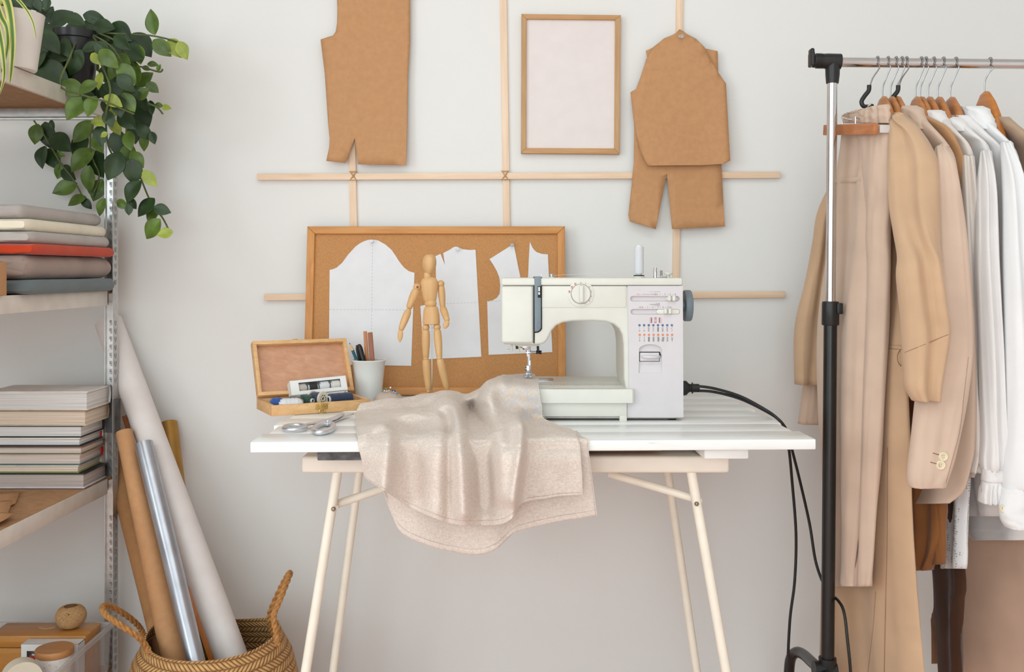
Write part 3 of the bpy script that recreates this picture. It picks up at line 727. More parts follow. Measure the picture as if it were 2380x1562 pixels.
obj('guide_cap', MB().lathe([(.0001, .002), (.004, .002), (.004, .004), (.0055, .0045), (.0055, .0075), (.004, .009), (.0001, .0092)], top(1282, 2.18), (0, 0, 1), 20), steel, tg)
obj('take_up_lever', MB().box(P(1258, 642, DM+.03), (.0015, .006, .016), None, .0004), steel, sm)
# ---- thread from the spool to the needle
mb = MB(); mb.tube(crom([top(1485, 2.19)+Vector((-.008, 0, .02)), top(1400, 2.18)+Vector((0, 0, .0105)), top(1284, 2.178)+Vector((0, 0, .0055))], 6), .00025, 5)
o = obj('thread', mb, paper_white); tag(o, 'fine white thread running from the spool across the machine top', 'thread')
# ---- spool standing on the machine
thread_bump = {}
def threadmat(name, c, sheen=.3):
    m, nt, b = base_mat(name, .65); b.inputs['Sheen Weight'].default_value = sheen
    v = coords(nt, (1, 1, 1))
    wv = nd(nt, 'ShaderNodeTexWave', wave_type='BANDS', bands_direction='Z'); wv.inputs['Scale'].default_value = 260; wv.inputs['Distortion'].default_value = .6
    nt.links.new(v, wv.inputs['Vector'])
    nt.links.new(ramp(nt, wv.outputs['Fac'], [(.1, tuple(x*.86 for x in c)), (.8, c)]), b.inputs['Base Color'])
    bump(nt, b, wv.outputs['Fac'], .5, .0004); return m
def spool(label, c, ax, r, L, col, end, group, kind='tube', cat='thread spool'):
    """reel: wound body along ax from base point c; kind picks tube, cone king or flanged reel"""
    ax = Vector(ax).normalized(); zq = Vector((0, 0, 1)).rotation_difference(ax).to_matrix().to_4x4()
    M_ = Matrix.Translation(Vector(c)) @ zq
    t = thing('thread_spool', label, cat, c, group); t.rotation_euler = M_.to_euler(); WM[t.name] = M_.copy()
    def L_(m): return m.xf(M_)
    if kind == 'tube': prof = [(.0001, .003), (r*.95, .003), (r, .006)]+[(r*(1+.012*math.sin(i*1.3)), .006+(L-.012)*i/14) for i in range(1, 14)]+[(r, L-.006), (r*.95, L-.003), (.0001, L-.003)]
    elif kind == 'king': prof = [(.0001, .005), (r*.8, .004), (r*.97, .010)]+[(r*(1+.03*math.sin(i*1.57)), .010+(L-.02)*i/14) for i in range(1, 14)]+[(r*.97, L-.010), (r*.8, L-.004), (.0001, L-.005)]
    else: prof = [(.0001, .004), (r*.82, .004), (r*.86, L*.5), (r*.82, L-.004), (.0001, L-.004)]
    obj('wound_thread', L_(MB().lathe(prof, n=28)), col, t)
    if kind == 'reel':
        for z0, d in ((0, 1), (L, -1)):
            m = MB().lathe([(r*.55, 0), (r, 0), (r, d*.0035), (r*.55, d*.0035)], (0, 0, z0), n=32, caps=False)
            m.lathe([(r*.24, -d*.0005), (r*.36, -d*.0005), (r*.36, d*.003), (r*.24, d*.003), (r*.24, -d*.0005)], (0, 0, z0), n=20, caps=False)
            for k in range(8):
                a = k*PI/4; m.box((r*.46*math.cos(a), r*.46*math.sin(a), z0+d*.001), (r*.24, r*.09, .002), Matrix.Rotation(a, 3, 'Z'))
            obj('flange', L_(m), end, t)
        obj('core', L_(MB().lathe([(r*.56, .003), (r*.56, L-.003)], n=20, caps=False)), dark_gap, t)
    else:
        k = .62 if kind == 'tube' else .42
        obj('core', L_(MB().lathe([(r*k*.7, 0), (r*k, 0), (r*k, L), (r*k*.7, L), (r*k*.7, .001)], n=20, caps=False)), end, t)
        obj('core_hole', L_(MB().lathe([(.0001, .002), (r*k*.72, .002), (r*k*.72, L-.002), (.0001, L-.002)], n=16)), dark_gap, t)
    return t
white_thread = threadmat('white_thread', (232, 234, 238))
spool('tall white thread spool standing on the sewing machine spool pin', top(1485, 2.19)+Vector((0, 0, .006)), (0, 0, 1), .0108, .0655, white_thread, ceramic, 'loose thread spools')
# ---- power cable
cable = plain('cable_rubber', (20, 20, 21), .45)
pc_ = thing('power_cable', 'black power cable plugged into the sewing machine and hanging over the table end', 'power cable', P(1605, 902, 2.16))
A = P(1589, 902, 2.2)
mb = MB(); mb.loft([[A+Vector((x, h*.55*math.sin(a), h*math.cos(a))) for a in [2*PI*k/16 for k in range(16)]] for x, h in ((-.002, .0168), (.006, .0160), (.011, .0105), (.015, .0088), (.020, .0085))])
obj('plug', mb, black_plastic, pc_)
mb = MB()
for k in range(5):
    mb.loft([[A+Vector((.018+x+k*.0034, h*.7*math.sin(a), h*math.cos(a))) for a in [2*PI*j/16 for j in range(16)]] for x, h in ((0, .0095 if k else .0125), (.0022, .0095 if k else .0125), (.0024, .0075), (.0034, .0075))])
obj('strain_relief', mb, black_plastic, pc_)
def wire(pts, r=.0032, sub=8):
    return MB().tube(crom([P(*q) for q in pts], sub), r, 10)
obj('wire', wire([(1617, 897, 2.2), (1660, 903, 2.2), (1720, 921, 2.2), (1775, 950, 2.19), (1804, 970, 2.17), (1822, 992, 2.165), (1833, 1040, 2.2), (1841, 1120, 2.24), (1850, 1240, 2.25), (1847, 1350, 2.25), (1836, 1440, 2.25), (1830, 1562, 2.25), (1829, 1640, 2.25), (1840, 1700, 2.25)]), cable, pc_)
obj('wire', wire([(1617, 908, 2.205), (1660, 911, 2.205), (1720, 927, 2.205), (1775, 953, 2.2), (1808, 974, 2.185), (1828, 1000, 2.185), (1841, 1046, 2.22), (1862, 1130, 2.26), (1882, 1220, 2.27), (1897, 1310, 2.24), (1922, 1372, 2.2), (1948, 1396, 2.14), (1962, 1425, 2.11), (1970, 1490, 2.09), (1977, 1562, 2.08), (1980, 1640, 2.08)]), cable, pc_)
# ================================================================= WOODEN SEWING BOX
BA = math.radians(28)
BX = Vector((math.cos(BA), math.sin(BA), 0)); BY = Vector((-math.sin(BA), math.cos(BA), 0))
B0 = PZ(631, 968, ZT); BL, BW, BH = .2304, .136, .0235
BM = Matrix.Translation(B0) @ Matrix((BX, BY, Vector((0, 0, 1)))).transposed().to_4x4()
bx = thing('sewing_box', 'open pale wooden box with brass latch holding thread on the left of the table', 'box', B0)
def tray(h, t=.009, fl=.004):
    m = MB(); m.box((BL/2, t/2, h/2), (BL, t, h), None, .0007); m.box((BL/2, BW-t/2, h/2), (BL, t, h), None, .0007)
    m.box((t/2, BW/2, h/2), (t, BW-2*t, h), None, .0007); m.box((BL-t/2, BW/2, h/2), (t, BW-2*t, h), None, .0007); return m
def trayfloor(t=.008, fl=.0095): return MB().box((BL/2, BW/2, fl/2+.0005), (BL-2*t, BW-2*t, fl))
obj('tray', tray(BH).xf(BM), box_wood, bx); obj('tray_floor', trayfloor().xf(BM), box_lining, bx)
LEAN = math.radians(26)
# lid: same tray turned up about the rear edge; local z of the lid points to the camera side
LM = BM @ Matrix.Translation((0, BW, BH)) @ Matrix.Rotation(PI/2-LEAN, 4, 'X') @ Matrix.Translation((0, 0, 0))
ld = obj('lid', tray(.021).xf(LM @ Matrix.Scale(1, 4)), box_wood, bx); obj('lid_panel', MB().box((BL/2, BW/2, .002), (BL-.014, BW-.014, .004)).xf(LM), box_lining, ld)
lc = obj('lid_hook', MB().box((BL*.45, BW+.002, .012), (.012, .003, .010), None, .0008).xf(LM), brass, ld)
for x in (.045, BL-.045): obj('hinge', MB().box((x, BW+.001, BH-.001), (.022, .004, .006), None, .001).xf(BM), brass, bx)
la = obj('latch', MB().box((.113, -.0012, .015), (.028, .002, .0125), None, .0005).box((.113, -.003, .0145), (.010, .003, .016), None, .001).xf(BM), brass, bx)
mb = MB(); mb.tube([(.108, -.004, .009), (.106, -.005, .002), (.109, -.006, -.0035+.004), (.113, -.0065, .0003), (.117, -.006, .0005), (.120, -.005, .002), (.118, -.004, .009)], .0014, 8); obj('latch_loop', mb.xf(BM), brass, la)
for x in (.103, .123): obj('rivet', MB().ell((x, -.0026, .017), (.0013, .0008, .0013), 10, 6).xf(BM), brass, la)
# white carton with four spools, leaning in the box
cardw = plain('white_card', (238, 236, 232), .6, var=.01)
CL, CH_, CD = .134, .036, .030
CM = BM @ Matrix.Translation((.070, .086, .0205)) @ Matrix.Rotation(math.radians(-24), 4, 'X') @ Matrix.Rotation(math.radians(-4), 4, 'Z') @ Matrix.Rotation(math.radians(-1.5), 4, 'Y')
ct = thing('thread_carton', 'white window carton of four thread spools standing in the open wooden box', 'carton', CM @ Vector((CL/2, 0, 0)))
z0c = .012
m = MB(); t = .0006; w0, w1, h0, h1 = .020, .119, .009, .029
def cbx(x0, x1, y0, y1, z0, z1): m.box(((x0+x1)/2, (y0+y1)/2, (z0+z1)/2), (x1-x0, y1-y0, z1-z0))
cbx(0, CL, 0, t, z0c, z0c+h0); cbx(0, CL, 0, t, z0c+h1, z0c+CH_); cbx(0, w0, 0, t, z0c+h0, z0c+h1); cbx(w1, CL, 0, t, z0c+h0, z0c+h1)
cbx(0, CL, CD-t, CD, z0c, z0c+CH_); cbx(0, CL, 0, CD, z0c, z0c+t); cbx(0, CL, 0, CD, z0c+CH_-t, z0c+CH_); cbx(0, t, 0, CD, z0c, z0c+CH_); cbx(CL-t, CL, 0, CD, z0c, z0c+CH_)
obj('carton_body', m.xf(CM), cardw, ct)
m = MB(); m.box((CL/2, .001, .0055), (CL-.002, .001, .0125), Matrix.Rotation(-.35, 3, 'X')); obj('carton_flap', m.xf(CM), plain('card_grey', (214, 210, 206), .6, var=.01), ct)
m = MB()
for x0, x1, z in ((CL-.020, CL-.006, .0045), (.052, .058, .0045), (CL-.009, CL-.006, .0075)):
    m.box(((x0+x1)/2, -.0008, z), (x1-x0, .0006, .0012), Matrix.Rotation(-.35, 3, 'X'))
obj('printed_mark', m.xf(CM), dark_gap, ct)
for i, (nm, c) in enumerate((('beige', (206, 196, 184)), ('black', (34, 34, 37)), ('bright white', (240, 240, 242)), ('cream white', (238, 234, 224)))):
    p = CM @ Vector((.016+i*.0272, .015, z0c+.019))
    spool(nm+' thread spool seen through the window of the white carton', p, CM.to_3x3() @ Vector((1, 0, 0)), .0125, .0245, threadmat('thread_'+nm.replace(' ', '_'), c), ceramic, 'spools in the white carton')
# loose spools in the tray (local positions in the box)
def inbox(x, y, z): return BM @ Vector((x, y, z))
RB = BM.to_3x3()
def lay(label, x, y, r, L, ang, col, end, kind):
    a = RB @ Vector((math.cos(ang), math.sin(ang), 0)); c = inbox(x, y, .0103+r)
    spool(label, c, a, r, L, col, end, 'loose thread spools', kind)
lay('royal blue cone of thread at the left end of the wooden box', .015, .060, .0125, .036, math.radians(-58), threadmat('royal_thread', (22, 78, 158)), ceramic, 'king')
lay('white cone of thread at the front left corner of the wooden box', .022, .0215, .0125, .052, math.radians(-4), white_thread, ceramic, 'king')
lay('olive drab cone of thread behind the white cone in the box', .052, .066, .0125, .040, math.radians(-45), threadmat('olive_thread', (120, 108, 88)), ceramic, 'king')
lay('dark green cone of thread between olive and navy ones in the box', .083, .072, .013, .040, math.radians(-56), threadmat('green_thread', (28, 74, 60)), ceramic, 'king')
lay('navy thread reel with cream spoked end facing out of the box', .112, .070, .0165, .036, math.radians(-62), threadmat('navy_thread', (34, 50, 82)), plain('cream_plastic', (230, 222, 202), .4, var=.01), 'reel')
lay('large dark navy thread tube lying at the right of the box', .141, .040, .0135, .062, math.radians(10), threadmat('dark_navy_thread', (24, 50, 82)), ceramic, 'tube')

# ================================================================= SCISSORS
scissor_steel = plain('scissor_steel', (222, 223, 227), .34, .9, var=.03)
sc = thing('scissors', 'silver steel tailor scissors lying on the white table in front of the box', 'scissors', PZ(745, 990, ZT))
def flat(px, py, z=.004): return PZ(px, py, ZT+z)
def ringpath(cx, cy, rx, ry, rot, z, n=26):
    out = []
    for k in range(n):
        a = 2*PI*k/n; x, y = rx*math.cos(a), ry*math.sin(a)
        out.append(flat(cx+x*math.cos(rot)-y*math.sin(rot), cy+x*math.sin(rot)+y*math.cos(rot), z))
    return out
def blade(pts, ws, z, th, name, par):
    """tapered flat blade: centre line of table pixels with half widths in metres"""
    c = [flat(x, y, z) for x, y in pts]; R_ = []
    for i, p in enumerate(c):
        t = (c[min(i+1, len(c)-1)]-c[max(i-1, 0)]).normalized(); s_ = Vector((0, 0, 1)).cross(t); w_ = ws[i]
        R_.append([p+s_*w_, p+s_*w_*.3+Vector((0, 0, th)), p-s_*w_+Vector((0, 0, th*.6)), p-s_*w_*.9])
    return obj(name, MB().loft(R_), scissor_steel, par, angle=25)
hA = blade([(708, 990), (735, 985), (754, 981), (775, 974), (797, 964.5)], [.006, .007, .010, .0095, .004], .007, .0045, 'blade', sc)
hB = blade([(757, 989), (768, 981), (785, 975), (803, 969), (822, 963)], [.006, .009, .008, .006, .0006], .003, .0035, 'blade', sc)
obj('handle_loop', MB().tube(ringpath(685, 993.5, 25.5, 5.6, -.05, .006), .0045, 12, closed=True), scissor_steel, hA)
obj('handle_loop', MB().tube(ringpath(752, 994.5, 23.5, 9.5, -.22, .0065), .0055, 12, closed=True), scissor_steel, hB)
obj('pivot_screw', MB().lathe([(.0001, 0), (.004, 0), (.0035, .0022), (.0001, .0026)], flat(762, 979.5, .011), (0, 0, 1), 16), scissor_steel, sc)

# ================================================================= CUP AND WRITING TOOLS
cup = P(857, 932, 2.44); cup.z = ZT
obj_cup = obj('ceramic_cup', MB().lathe([(.0001, .0005), (.029, .0005), (.031, .003), (.0365, .060), (.0405, .096), (.0425, .0985), (.0428, .1005), (.0415, .102), (.0395, .101), (.0375, .094), (.034, .06), (.0285, .006), (.0001, .005)], cup, (0, 0, 1), 48), ceramic)
tag(obj_cup, 'white ceramic tumbler holding pencils and rulers beside the wooden box', 'cup')
def stick_out(px0, py0, px1, py1, D):
    """line through two visible pixels, continued down into the cup"""
    a, b = P(px0, py0, D), P(px1, py1, D); d = (b-a).normalized(); return a, d
a, d = stick_out(812, 796, 837, 858, 2.437)
pcl = thing('pencil', 'teal dotted pencil with sharp wooden tip leaning left in the white cup', 'pencil', a)
b2 = a+d*.135
def dotmat():
    m, nt, b = base_mat('dotted_pencil', .4)
    v = nd(nt, 'ShaderNodeTexVoronoi'); v.inputs['Scale'].default_value = 120; v.inputs['Randomness'].default_value = .3
    nt.links.new(coords(nt, (1, 1, .55)), v.inputs['Vector'])
    r = nd(nt, 'ShaderNodeValToRGB'); r.color_ramp.interpolation = 'CONSTANT'; e = r.color_ramp.elements; e[0].color = lin((216, 178, 130)); e[1].position = .42; e[1].color = lin((24, 92, 112))
    nt.links.new(v.outputs['Distance'], r.inputs['Fac']); nt.links.new(r.outputs['Color'], b.inputs['Base Color']); return m
obj('barrel', MB().tube([a+d*.021, b2], .0042, 6), dotmat(), pcl, angle=20)
obj('sharpened_tip', MB().tube([a+d*.005, a+d*.021], [.0012, .0042], 12), beech, pcl)
obj('lead', MB().tube([a, a+d*.0052], [.0003, .0012], 8), dark_gap, pcl)
for k, (x0, y0, x1, y1, D, lab) in enumerate(((829, 802, 842, 858, 2.452, 'slim black pen with clip behind the thick pen in the cup'), (834, 800, 850, 858, 2.440, 'thick black pen with rounded cap in the middle of the cup'))):
    a, d = stick_out(x0, y0, x1, y1, D); r = .0042 if k == 0 else .0066
    t = thing('pen', lab, 'pen', a)
    obj('pen_barrel', MB().tube([a, a+d*.003, a+d*.01, a+d*.06, a+d*.12], [r*.35, r*.75, r, r, r*.7], 16), black_plastic, t)
    obj('pen_clip', MB().boxp(a+d*.006+Vector((-r*1.2, -.001, 0)), a+d*.045+Vector((-r*1.25, -.001, 0)), .003, .0015, .0004), black_plastic if k else ceramic, t)
for k, (x0, y0, x1, y1, D, w_, th_, mt, lab) in enumerate(((848.5, 770, 854, 850, 2.452, .0085, .009, ruler_wood, 'light orange wooden ruler standing upright in the white cup'), (860, 772.5, 866, 850, 2.438, .0115, .010, ruler_dark, 'reddish dark wooden ruler standing upright in the white cup'))):
    a, d = stick_out(x0, y0, x1, y1, D); o = obj('wooden_ruler', MB().boxp(a, a+d*.155, w_, th_, .0012, up=(0, 1, 0)), mt); tag(o, lab, 'ruler')

# ================================================================= PINCUSHION
pcn = P(903, 0, 2.37); pcn.z = ZT
pu = thing('pincushion', 'small beige fabric pincushion with round headed pins behind the linen', 'pincushion', pcn)
prof = [(.0001, 0), (.024, 0), (.034, .006), (.0365, .012), (.033, .020), (.022, .028), (.009, .0325), (.0001, .033)]
mb = MB(); mb.lathe(prof, pcn, (0, 0, 1), 40)
for i, v in enumerate(mb.v):
    a = math.atan2(v.y-pcn.y, v.x-pcn.x); r = math.hypot(v.x-pcn.x, v.y-pcn.y)
    k = 1-.05*abs(math.sin(a*4))*min(1, r/.03); v.x = pcn.x+(v.x-pcn.x)*k; v.y = pcn.y+(v.y-pcn.y)*k
linen_plain = cloth('linen_cushion', (198, 180, 166), .06, slub=.25)
obj('cushion', mb, linen_plain, pu)
pinm = {k: plain('pin_'+k, c, .25, var=0) for k, c in dict(teal=(70, 158, 160), white=(236, 234, 228), blue=(44, 82, 150), cream=(226, 214, 198)).items()}
for x, y, c in ((889, 908, 'teal'), (893.5, 908.5, 'cream'), (897.5, 904, 'teal'), (899, 909, 'cream'), (904, 908.5, 'cream'), (907.5, 901, 'white'), (912, 908, 'blue'), (914, 910.5, 'white'), (917.5, 908.5, 'blue'), (923.5, 914, 'teal')):
    p = P(x, y, 2.36+rnd.uniform(-.012, .012)); q = p.lerp(Vector((pcn.x, pcn.y, ZT+.012)), .55); q.z = min(q.z, p.z-.006)
    pn_ = obj('pin', MB().tube([p, q], .0005, 5), steel, pu); obj('pin_head', MB().ell(p, (.0023,)*3, 12, 8), pinm[c], pn_)

# ================================================================= WOODEN ARTIST FIGURE
DMQ = 2.385
def Z5(x, y, D=DMQ): return P(540+x/2.975, 520+y/2.975, D)
K = S(DMQ)/2.975
mq = thing('artist_mannequin', 'jointed wooden artist figure striding on a thin metal rod before the board', 'wooden figure', Vector((Z5(1378, 0).x, DMQ, ZT)))
def seg(name, a, b, ws, par, mat=beech, depth=.85, n=20):
    """turned limb from a to b; ws = list of (t, half width in zoom pixels)"""
    d = b-a; ax = d.normalized(); x = ax.cross(Vector((0, 1, 0))).normalized(); y = x.cross(ax); R_ = []
    for t, w_ in ws:
        R_.append([a+d*t+x*(w_*K*math.cos(2*PI*k/n))+y*(w_*K*depth*math.sin(2*PI*k/n)) for k in range(n)])
    return obj(name, MB().loft(R_), mat, par)
# head (egg), neck, chest, waist ball, pelvis
hd = Z5(1362, 342); ht = Z5(1364, 211)
seg('head', ht, hd, [(0, 1), (.02, 18), (.08, 33), (.2, 44), (.35, 48), (.5, 48), (.65, 45), (.8, 39), (.92, 31), (1, 24)], mq, depth=1.05, n=28)
seg('neck', Z5(1350, 338), Z5(1350, 378), [(0, 24), (.3, 27), (.7, 27), (1, 24)], mq)
ch = seg('chest', Z5(1360, 368), Z5(1367, 533), [(0, 20), (.03, 36), (.1, 52), (.22, 60), (.45, 60), (.65, 54), (.85, 48), (.97, 44), (1, 40)], mq, depth=.6, n=28)
seg('waist_ball', Z5(1371, 528), Z5(1371, 576), [(0, 30), (.15, 38), (.5, 43), (.85, 38), (1, 30)], mq, depth=.8)
pv = seg('pelvis', Z5(1374, 573), Z5(1376, 697), [(0, 40), (.04, 45), (.2, 52), (.5, 57), (.85, 60), (.97, 59), (1, 52)], mq, depth=.66, n=28)
def ball(name, c, r, par): return obj(name, MB().ell(c, (r*K, r*K, r*K), 18, 12), beech, par)
LIMB = [(0, .7), (.05, .92), (.25, 1.0), (.5, .98), (.8, .82), (.96, .72), (1, .55)]
def limb(name, a, b, w_, par): return seg(name, a, b, [(t, w_*k) for t, k in LIMB], par, depth=.9)
# image-left arm swings out, image-right arm hangs with bent elbow
sh1 = Z5(1276, 437, DMQ-.004); el1 = Z5(1217, 602, DMQ-.012); wr1 = Z5(1164, 735, DMQ-.022); ha1 = Z5(1158, 822, DMQ-.028)
a1 = limb('upper_arm', Z5(1272, 455, DMQ-.004), el1+Vector((.001, 0, .006)), 29, mq); ball('shoulder_joint', sh1, 26, a1)
obj('peg', MB().lathe([(.0001, 0), (.0028, 0), (.0001, .0012)], sh1+Vector((.002, -.0088, 0)), (0, -1, 0), 14), rosewood, a1)
f1 = limb('forearm', el1, wr1, 26, mq); ball('elbow_joint', el1, 19, f1)
h1_ = seg('hand', wr1, ha1, [(0, 12), (.12, 17), (.4, 19), (.65, 16), (.85, 9), (1, 2)], mq, depth=.55)
sh2 = Z5(1442, 415, DMQ+.006); el2 = Z5(1455, 580, DMQ+.008); wr2 = Z5(1487, 672, DMQ-.018); ha2 = Z5(1470, 722, DMQ-.024)
a2 = limb('upper_arm', Z5(1443, 430, DMQ+.006), el2, 25, mq); ball('shoulder_joint', sh2, 25, a2)
f2 = limb('forearm', el2, wr2, 25, mq); ball('elbow_joint', el2, 19, f2)
seg('hand', Z5(1490, 668, DMQ-.018), Z5(1466, 726, DMQ-.024), [(0, 8), (.15, 16), (.4, 21), (.65, 19), (.88, 11), (1, 3)], mq, depth=.6)
# legs
for hip, kn, an, toe, w_ in ((Z5(1338, 718, DMQ), Z5(1338, 932, DMQ+.002), Z5(1357, 1148, DMQ+.012), (1330, 1178, DMQ-.002), 29), (Z5(1415, 716, DMQ), Z5(1432, 928, DMQ-.01), Z5(1484, 1146, DMQ+.006), (1500, 1168, DMQ-.012), 28)):
    th_ = limb('thigh', hip+(kn-hip)*.08, kn, w_, mq); ball('hip_joint', hip, 26, th_)
    sh_ = limb('shin', kn+(an-kn)*.03, an, w_*.98, mq); ball('knee_joint', kn, 19, sh_)
    ball('ankle_joint', an+Vector((0, 0, -.003)), 15, sh_)
    c = Z5(*toe); c.z = ZT+.0175
    obj('foot', MB().ell(c, (.0155, .026, .010), 20, 12, Matrix.Rotation(-.5 if toe[0] < 1400 else .5, 3, 'Z')), beech, mq)
zr = ZT+.012
mb = MB(); mb.tube([Vector((Z5(1378, 0).x, DMQ+.008, Z5(0, 690).z)), Vector((Z5(1378, 0).x, DMQ+.008, zr-.002))], .0017, 10); obj('support_rod', mb, chrome, mq)
obj('base_disc', MB().lathe([(.0001, 0), (.038, 0), (.039, .003), (.038, .0075), (.035, .0085), (.0001, .0085)], Vector((Z5(1390, 0).x, DMQ, ZT)), (0, 0, 1), 40), beech, mq)

# ================================================================= LINEN ON THE TABLE
def linen_mat():
    m, nt, b = base_mat('linen', .92)
    b.inputs['Specular IOR Level'].default_value = .12; b.inputs['Sheen Weight'].default_value = .08
    n = nd(nt, 'ShaderNodeTexNoise'); n.inputs['Scale'].default_value = 480; n.inputs['Detail'].default_value = 6; n.inputs['Roughness'].default_value = .65
    nt.links.new(coords(nt, (1, 1, .35)), n.inputs['Vector'])
    n1 = nd(nt, 'ShaderNodeTexNoise'); n1.inputs['Scale'].default_value = 480; n1.inputs['Detail'].default_value = 6
    nt.links.new(coords(nt, (.35, .35, 1)), n1.inputs['Vector'])
    ad = nd(nt, 'ShaderNodeMath', operation='ADD'); nt.links.new(n.outputs['Fac'], ad.inputs[0]); nt.links.new(n1.outputs['Fac'], ad.inputs[1])
    hf = nd(nt, 'ShaderNodeMath', operation='MULTIPLY'); hf.inputs[1].default_value = .5; nt.links.new(ad.outputs[0], hf.inputs[0])
    c0 = ramp(nt, hf.outputs[0], [(.36, (208, 193, 181)), (.5, (221, 207, 196)), (.64, (232, 220, 211))])
    # faint orange and blue checks near the seam edge
    at = nd(nt, 'ShaderNodeAttribute', attribute_name='check_patch')
    ck = nd(nt, 'ShaderNodeTexVoronoi'); ck.inputs['Scale'].default_value = 210; ck.inputs['Randomness'].default_value = .35
    nt.links.new(coords(nt, (1, .6, 1.0), (0, .35, 0)), ck.inputs['Vector'])
    sp_ = nd(nt, 'ShaderNodeSeparateColor'); nt.links.new(ck.outputs['Color'], sp_.inputs['Color'])
    cc = ramp(nt, sp_.outputs['Red'], [(.3, (228, 196, 160)), (.45, (206, 200, 198)), (.62, (184, 194, 208))])
    mx = nd(nt, 'ShaderNodeMix', data_type='RGBA'); nt.links.new(at.outputs['Fac'], mx.inputs[0]); nt.links.new(c0, mx.inputs[6]); nt.links.new(cc, mx.inputs[7])
    nt.links.new(mx.outputs[2], b.inputs['Base Color'])
    bump(nt, b, ad.outputs[0], .16, .0006); return m
linen = linen_mat()
def xs_(row): return [tuple(r) for r in row]
r0 = [(838, 938), (900, 926), (960, 922), (1010, 915), (1045, 908), (1085, 916), (1120, 903), (1138, 886), (1165, 874), (1195, 870), (1215, 868), (1232, 868), (1243, 870)]
d0 = [2.235, 2.265, 2.29, 2.29, 2.29, 2.29, 2.29]+[2.29, 2.28, 2.27, 2.265, 2.26, 2.26]
rows = []
rows.append([Vector((x, HY+(ZC-(.7635 if i < 7 else (.80 if i == 7 else .8352)))*F/(d0[i]+.03), d0[i]+.03)) for i, (x, y) in enumerate(r0)])
rows.append([Vector((x, y, d0[i])) for i, (x, y) in enumerate(r0)])
rows.append([Vector(v) for v in [(831, 949, 2.215), (895, 937, 2.23), (955, 930, 2.25), (1003, 918, 2.24), (1040, 912, 2.24), (1078, 926, 2.24), (1108, 915, 2.22), (1130, 890, 2.2), (1160, 878, 2.2), (1192, 877, 2.2), (1218, 877, 2.2), (1235, 878, 2.2), (1247, 879, 2.2)]])
rows.append([Vector(v) for v in [(828, 960, 2.2), (890, 950, 2.2), (950, 945, 2.2), (1000, 938, 2.18), (1030, 922, 2.2), (1070, 936, 2.15), (1098, 950, 2.2), (1122, 918, 2.13), (1160, 896, 2.10), (1190, 899, 2.095), (1220, 900, 2.092), (1238, 901, 2.092), (1251, 902, 2.092)]])
rows.append([Vector(v) for v in [(827, 974, 2.125), (888, 962, 2.14), (948, 956, 2.13), (1000, 955, 2.10), (1032, 940, 2.13), (1066, 946, 2.07), (1100, 972, 2.13), (1128, 938, 2.07), (1172, 930, 2.08), (1202, 935, 2.085), (1228, 940, 2.085), (1246, 942, 2.085), (1258, 944, 2.085)]])
rows.append([Vector(v) for v in [(826, 985, 2.06), (885, 974, 2.08), (945, 963, 2.08), (1005, 967, 2.05), (1040, 962, 2.07), (1064, 957, 2.01), (1098, 985, 2.07), (1138, 965, 2.03), (1190, 958, 2.05), (1212, 962, 2.06), (1240, 973, 2.08), (1257, 976, 2.08), (1266, 977, 2.08)]])
rows.append([Vector(v) for v in [(828, 1008, 1.94), (890, 990, 1.92), (950, 1004, 1.95), (1015, 996, 1.92), (1045, 1005, 1.95), (1068, 992, 1.90), (1110, 1010, 1.95), (1152, 998, 1.92), (1208, 982, 1.91), (1224, 1000, 1.955), (1265, 997, 1.96), (1300, 997, 1.96), (1325, 998, 1.965)]])
r4 = [Vector(v) for v in [(832, 1040, 1.838), (893, 1028, 1.815), (955, 1037, 1.842), (1018, 1033, 1.822), (1045, 1040, 1.830), (1072, 1038, 1.812), (1115, 1045, 1.848), (1160, 1038, 1.822), (1210, 1030, 1.80), (1226, 1040, 1.855), (1285, 1036, 1.858), (1320, 1036, 1.860), (1346, 1036, 1.862)]]
def edgeD(px):                                 # distance of the table's front edge at a column
    k = (px-CX)/F; return T0.y+TU.y*((k*T0.y-T0.x)/(TU.x-k*TU.y))
def edge_row(a, b, lift):
    out = []
    for p, q in zip(a, b):
        x = .35*p.x+.65*q.x; D = edgeD(x)+.003; z = ZT+lift+max(0, (ZC-(p.y-HY)*p.z/F)-.766)*.8
        out.append(Vector((x, HY+(ZC-z)*F/D, D)))
    return out
rows.append(edge_row(rows[-1], r4, .0065)); rows.append(r4)
dv = [1.835, 1.79, 1.85, 1.81, 1.826, 1.80, 1.84, 1.80, 1.775, 1.852, 1.848, 1.85, 1.85]
for ys, xs in (((1062, 1060, 1062, 1060, 1065, 1066, 1072, 1066, 1060, 1066, 1062, 1062, 1062), (838, 892, 953, 1017, 1045, 1074, 1120, 1164, 1209, 1226, 1287, 1323, 1348)),
               ((1090, 1100, 1115, 1122, 1128, 1130, 1132, 1128, 1115, 1108, 1105, 1104, 1104), (844, 890, 953, 1015, 1045, 1077, 1125, 1166, 1203, 1222, 1287, 1325, 1351)),
               ((1104, 1122, 1148, 1168, 1176, 1180, 1180, 1176, 1160, 1140, 1132, 1130, 1129), (846, 890, 954, 1015, 1045, 1078, 1126, 1166, 1198, 1218, 1286, 1325, 1352)),
               ((1112, 1140, 1181, 1208, 1217, 1221, 1222, 1218, 1204, 1170, 1156, 1152, 1151), (848, 891, 955, 1015, 1045, 1078, 1126, 1166, 1192, 1214, 1285, 1325, 1353))):
    rows.append([Vector((x, y, D)) for x, y, D in zip(xs, ys, [q-.010 for q in dv])])
def cloth_grid(rows, su, sv):
    a = [crom(r, su) for r in rows]; cols = list(zip(*a)); b = [crom(list(c), sv) for c in cols]; return [list(r) for r in zip(*b)]
SU, SV = 9, 8
G = cloth_grid(rows, SU, SV)
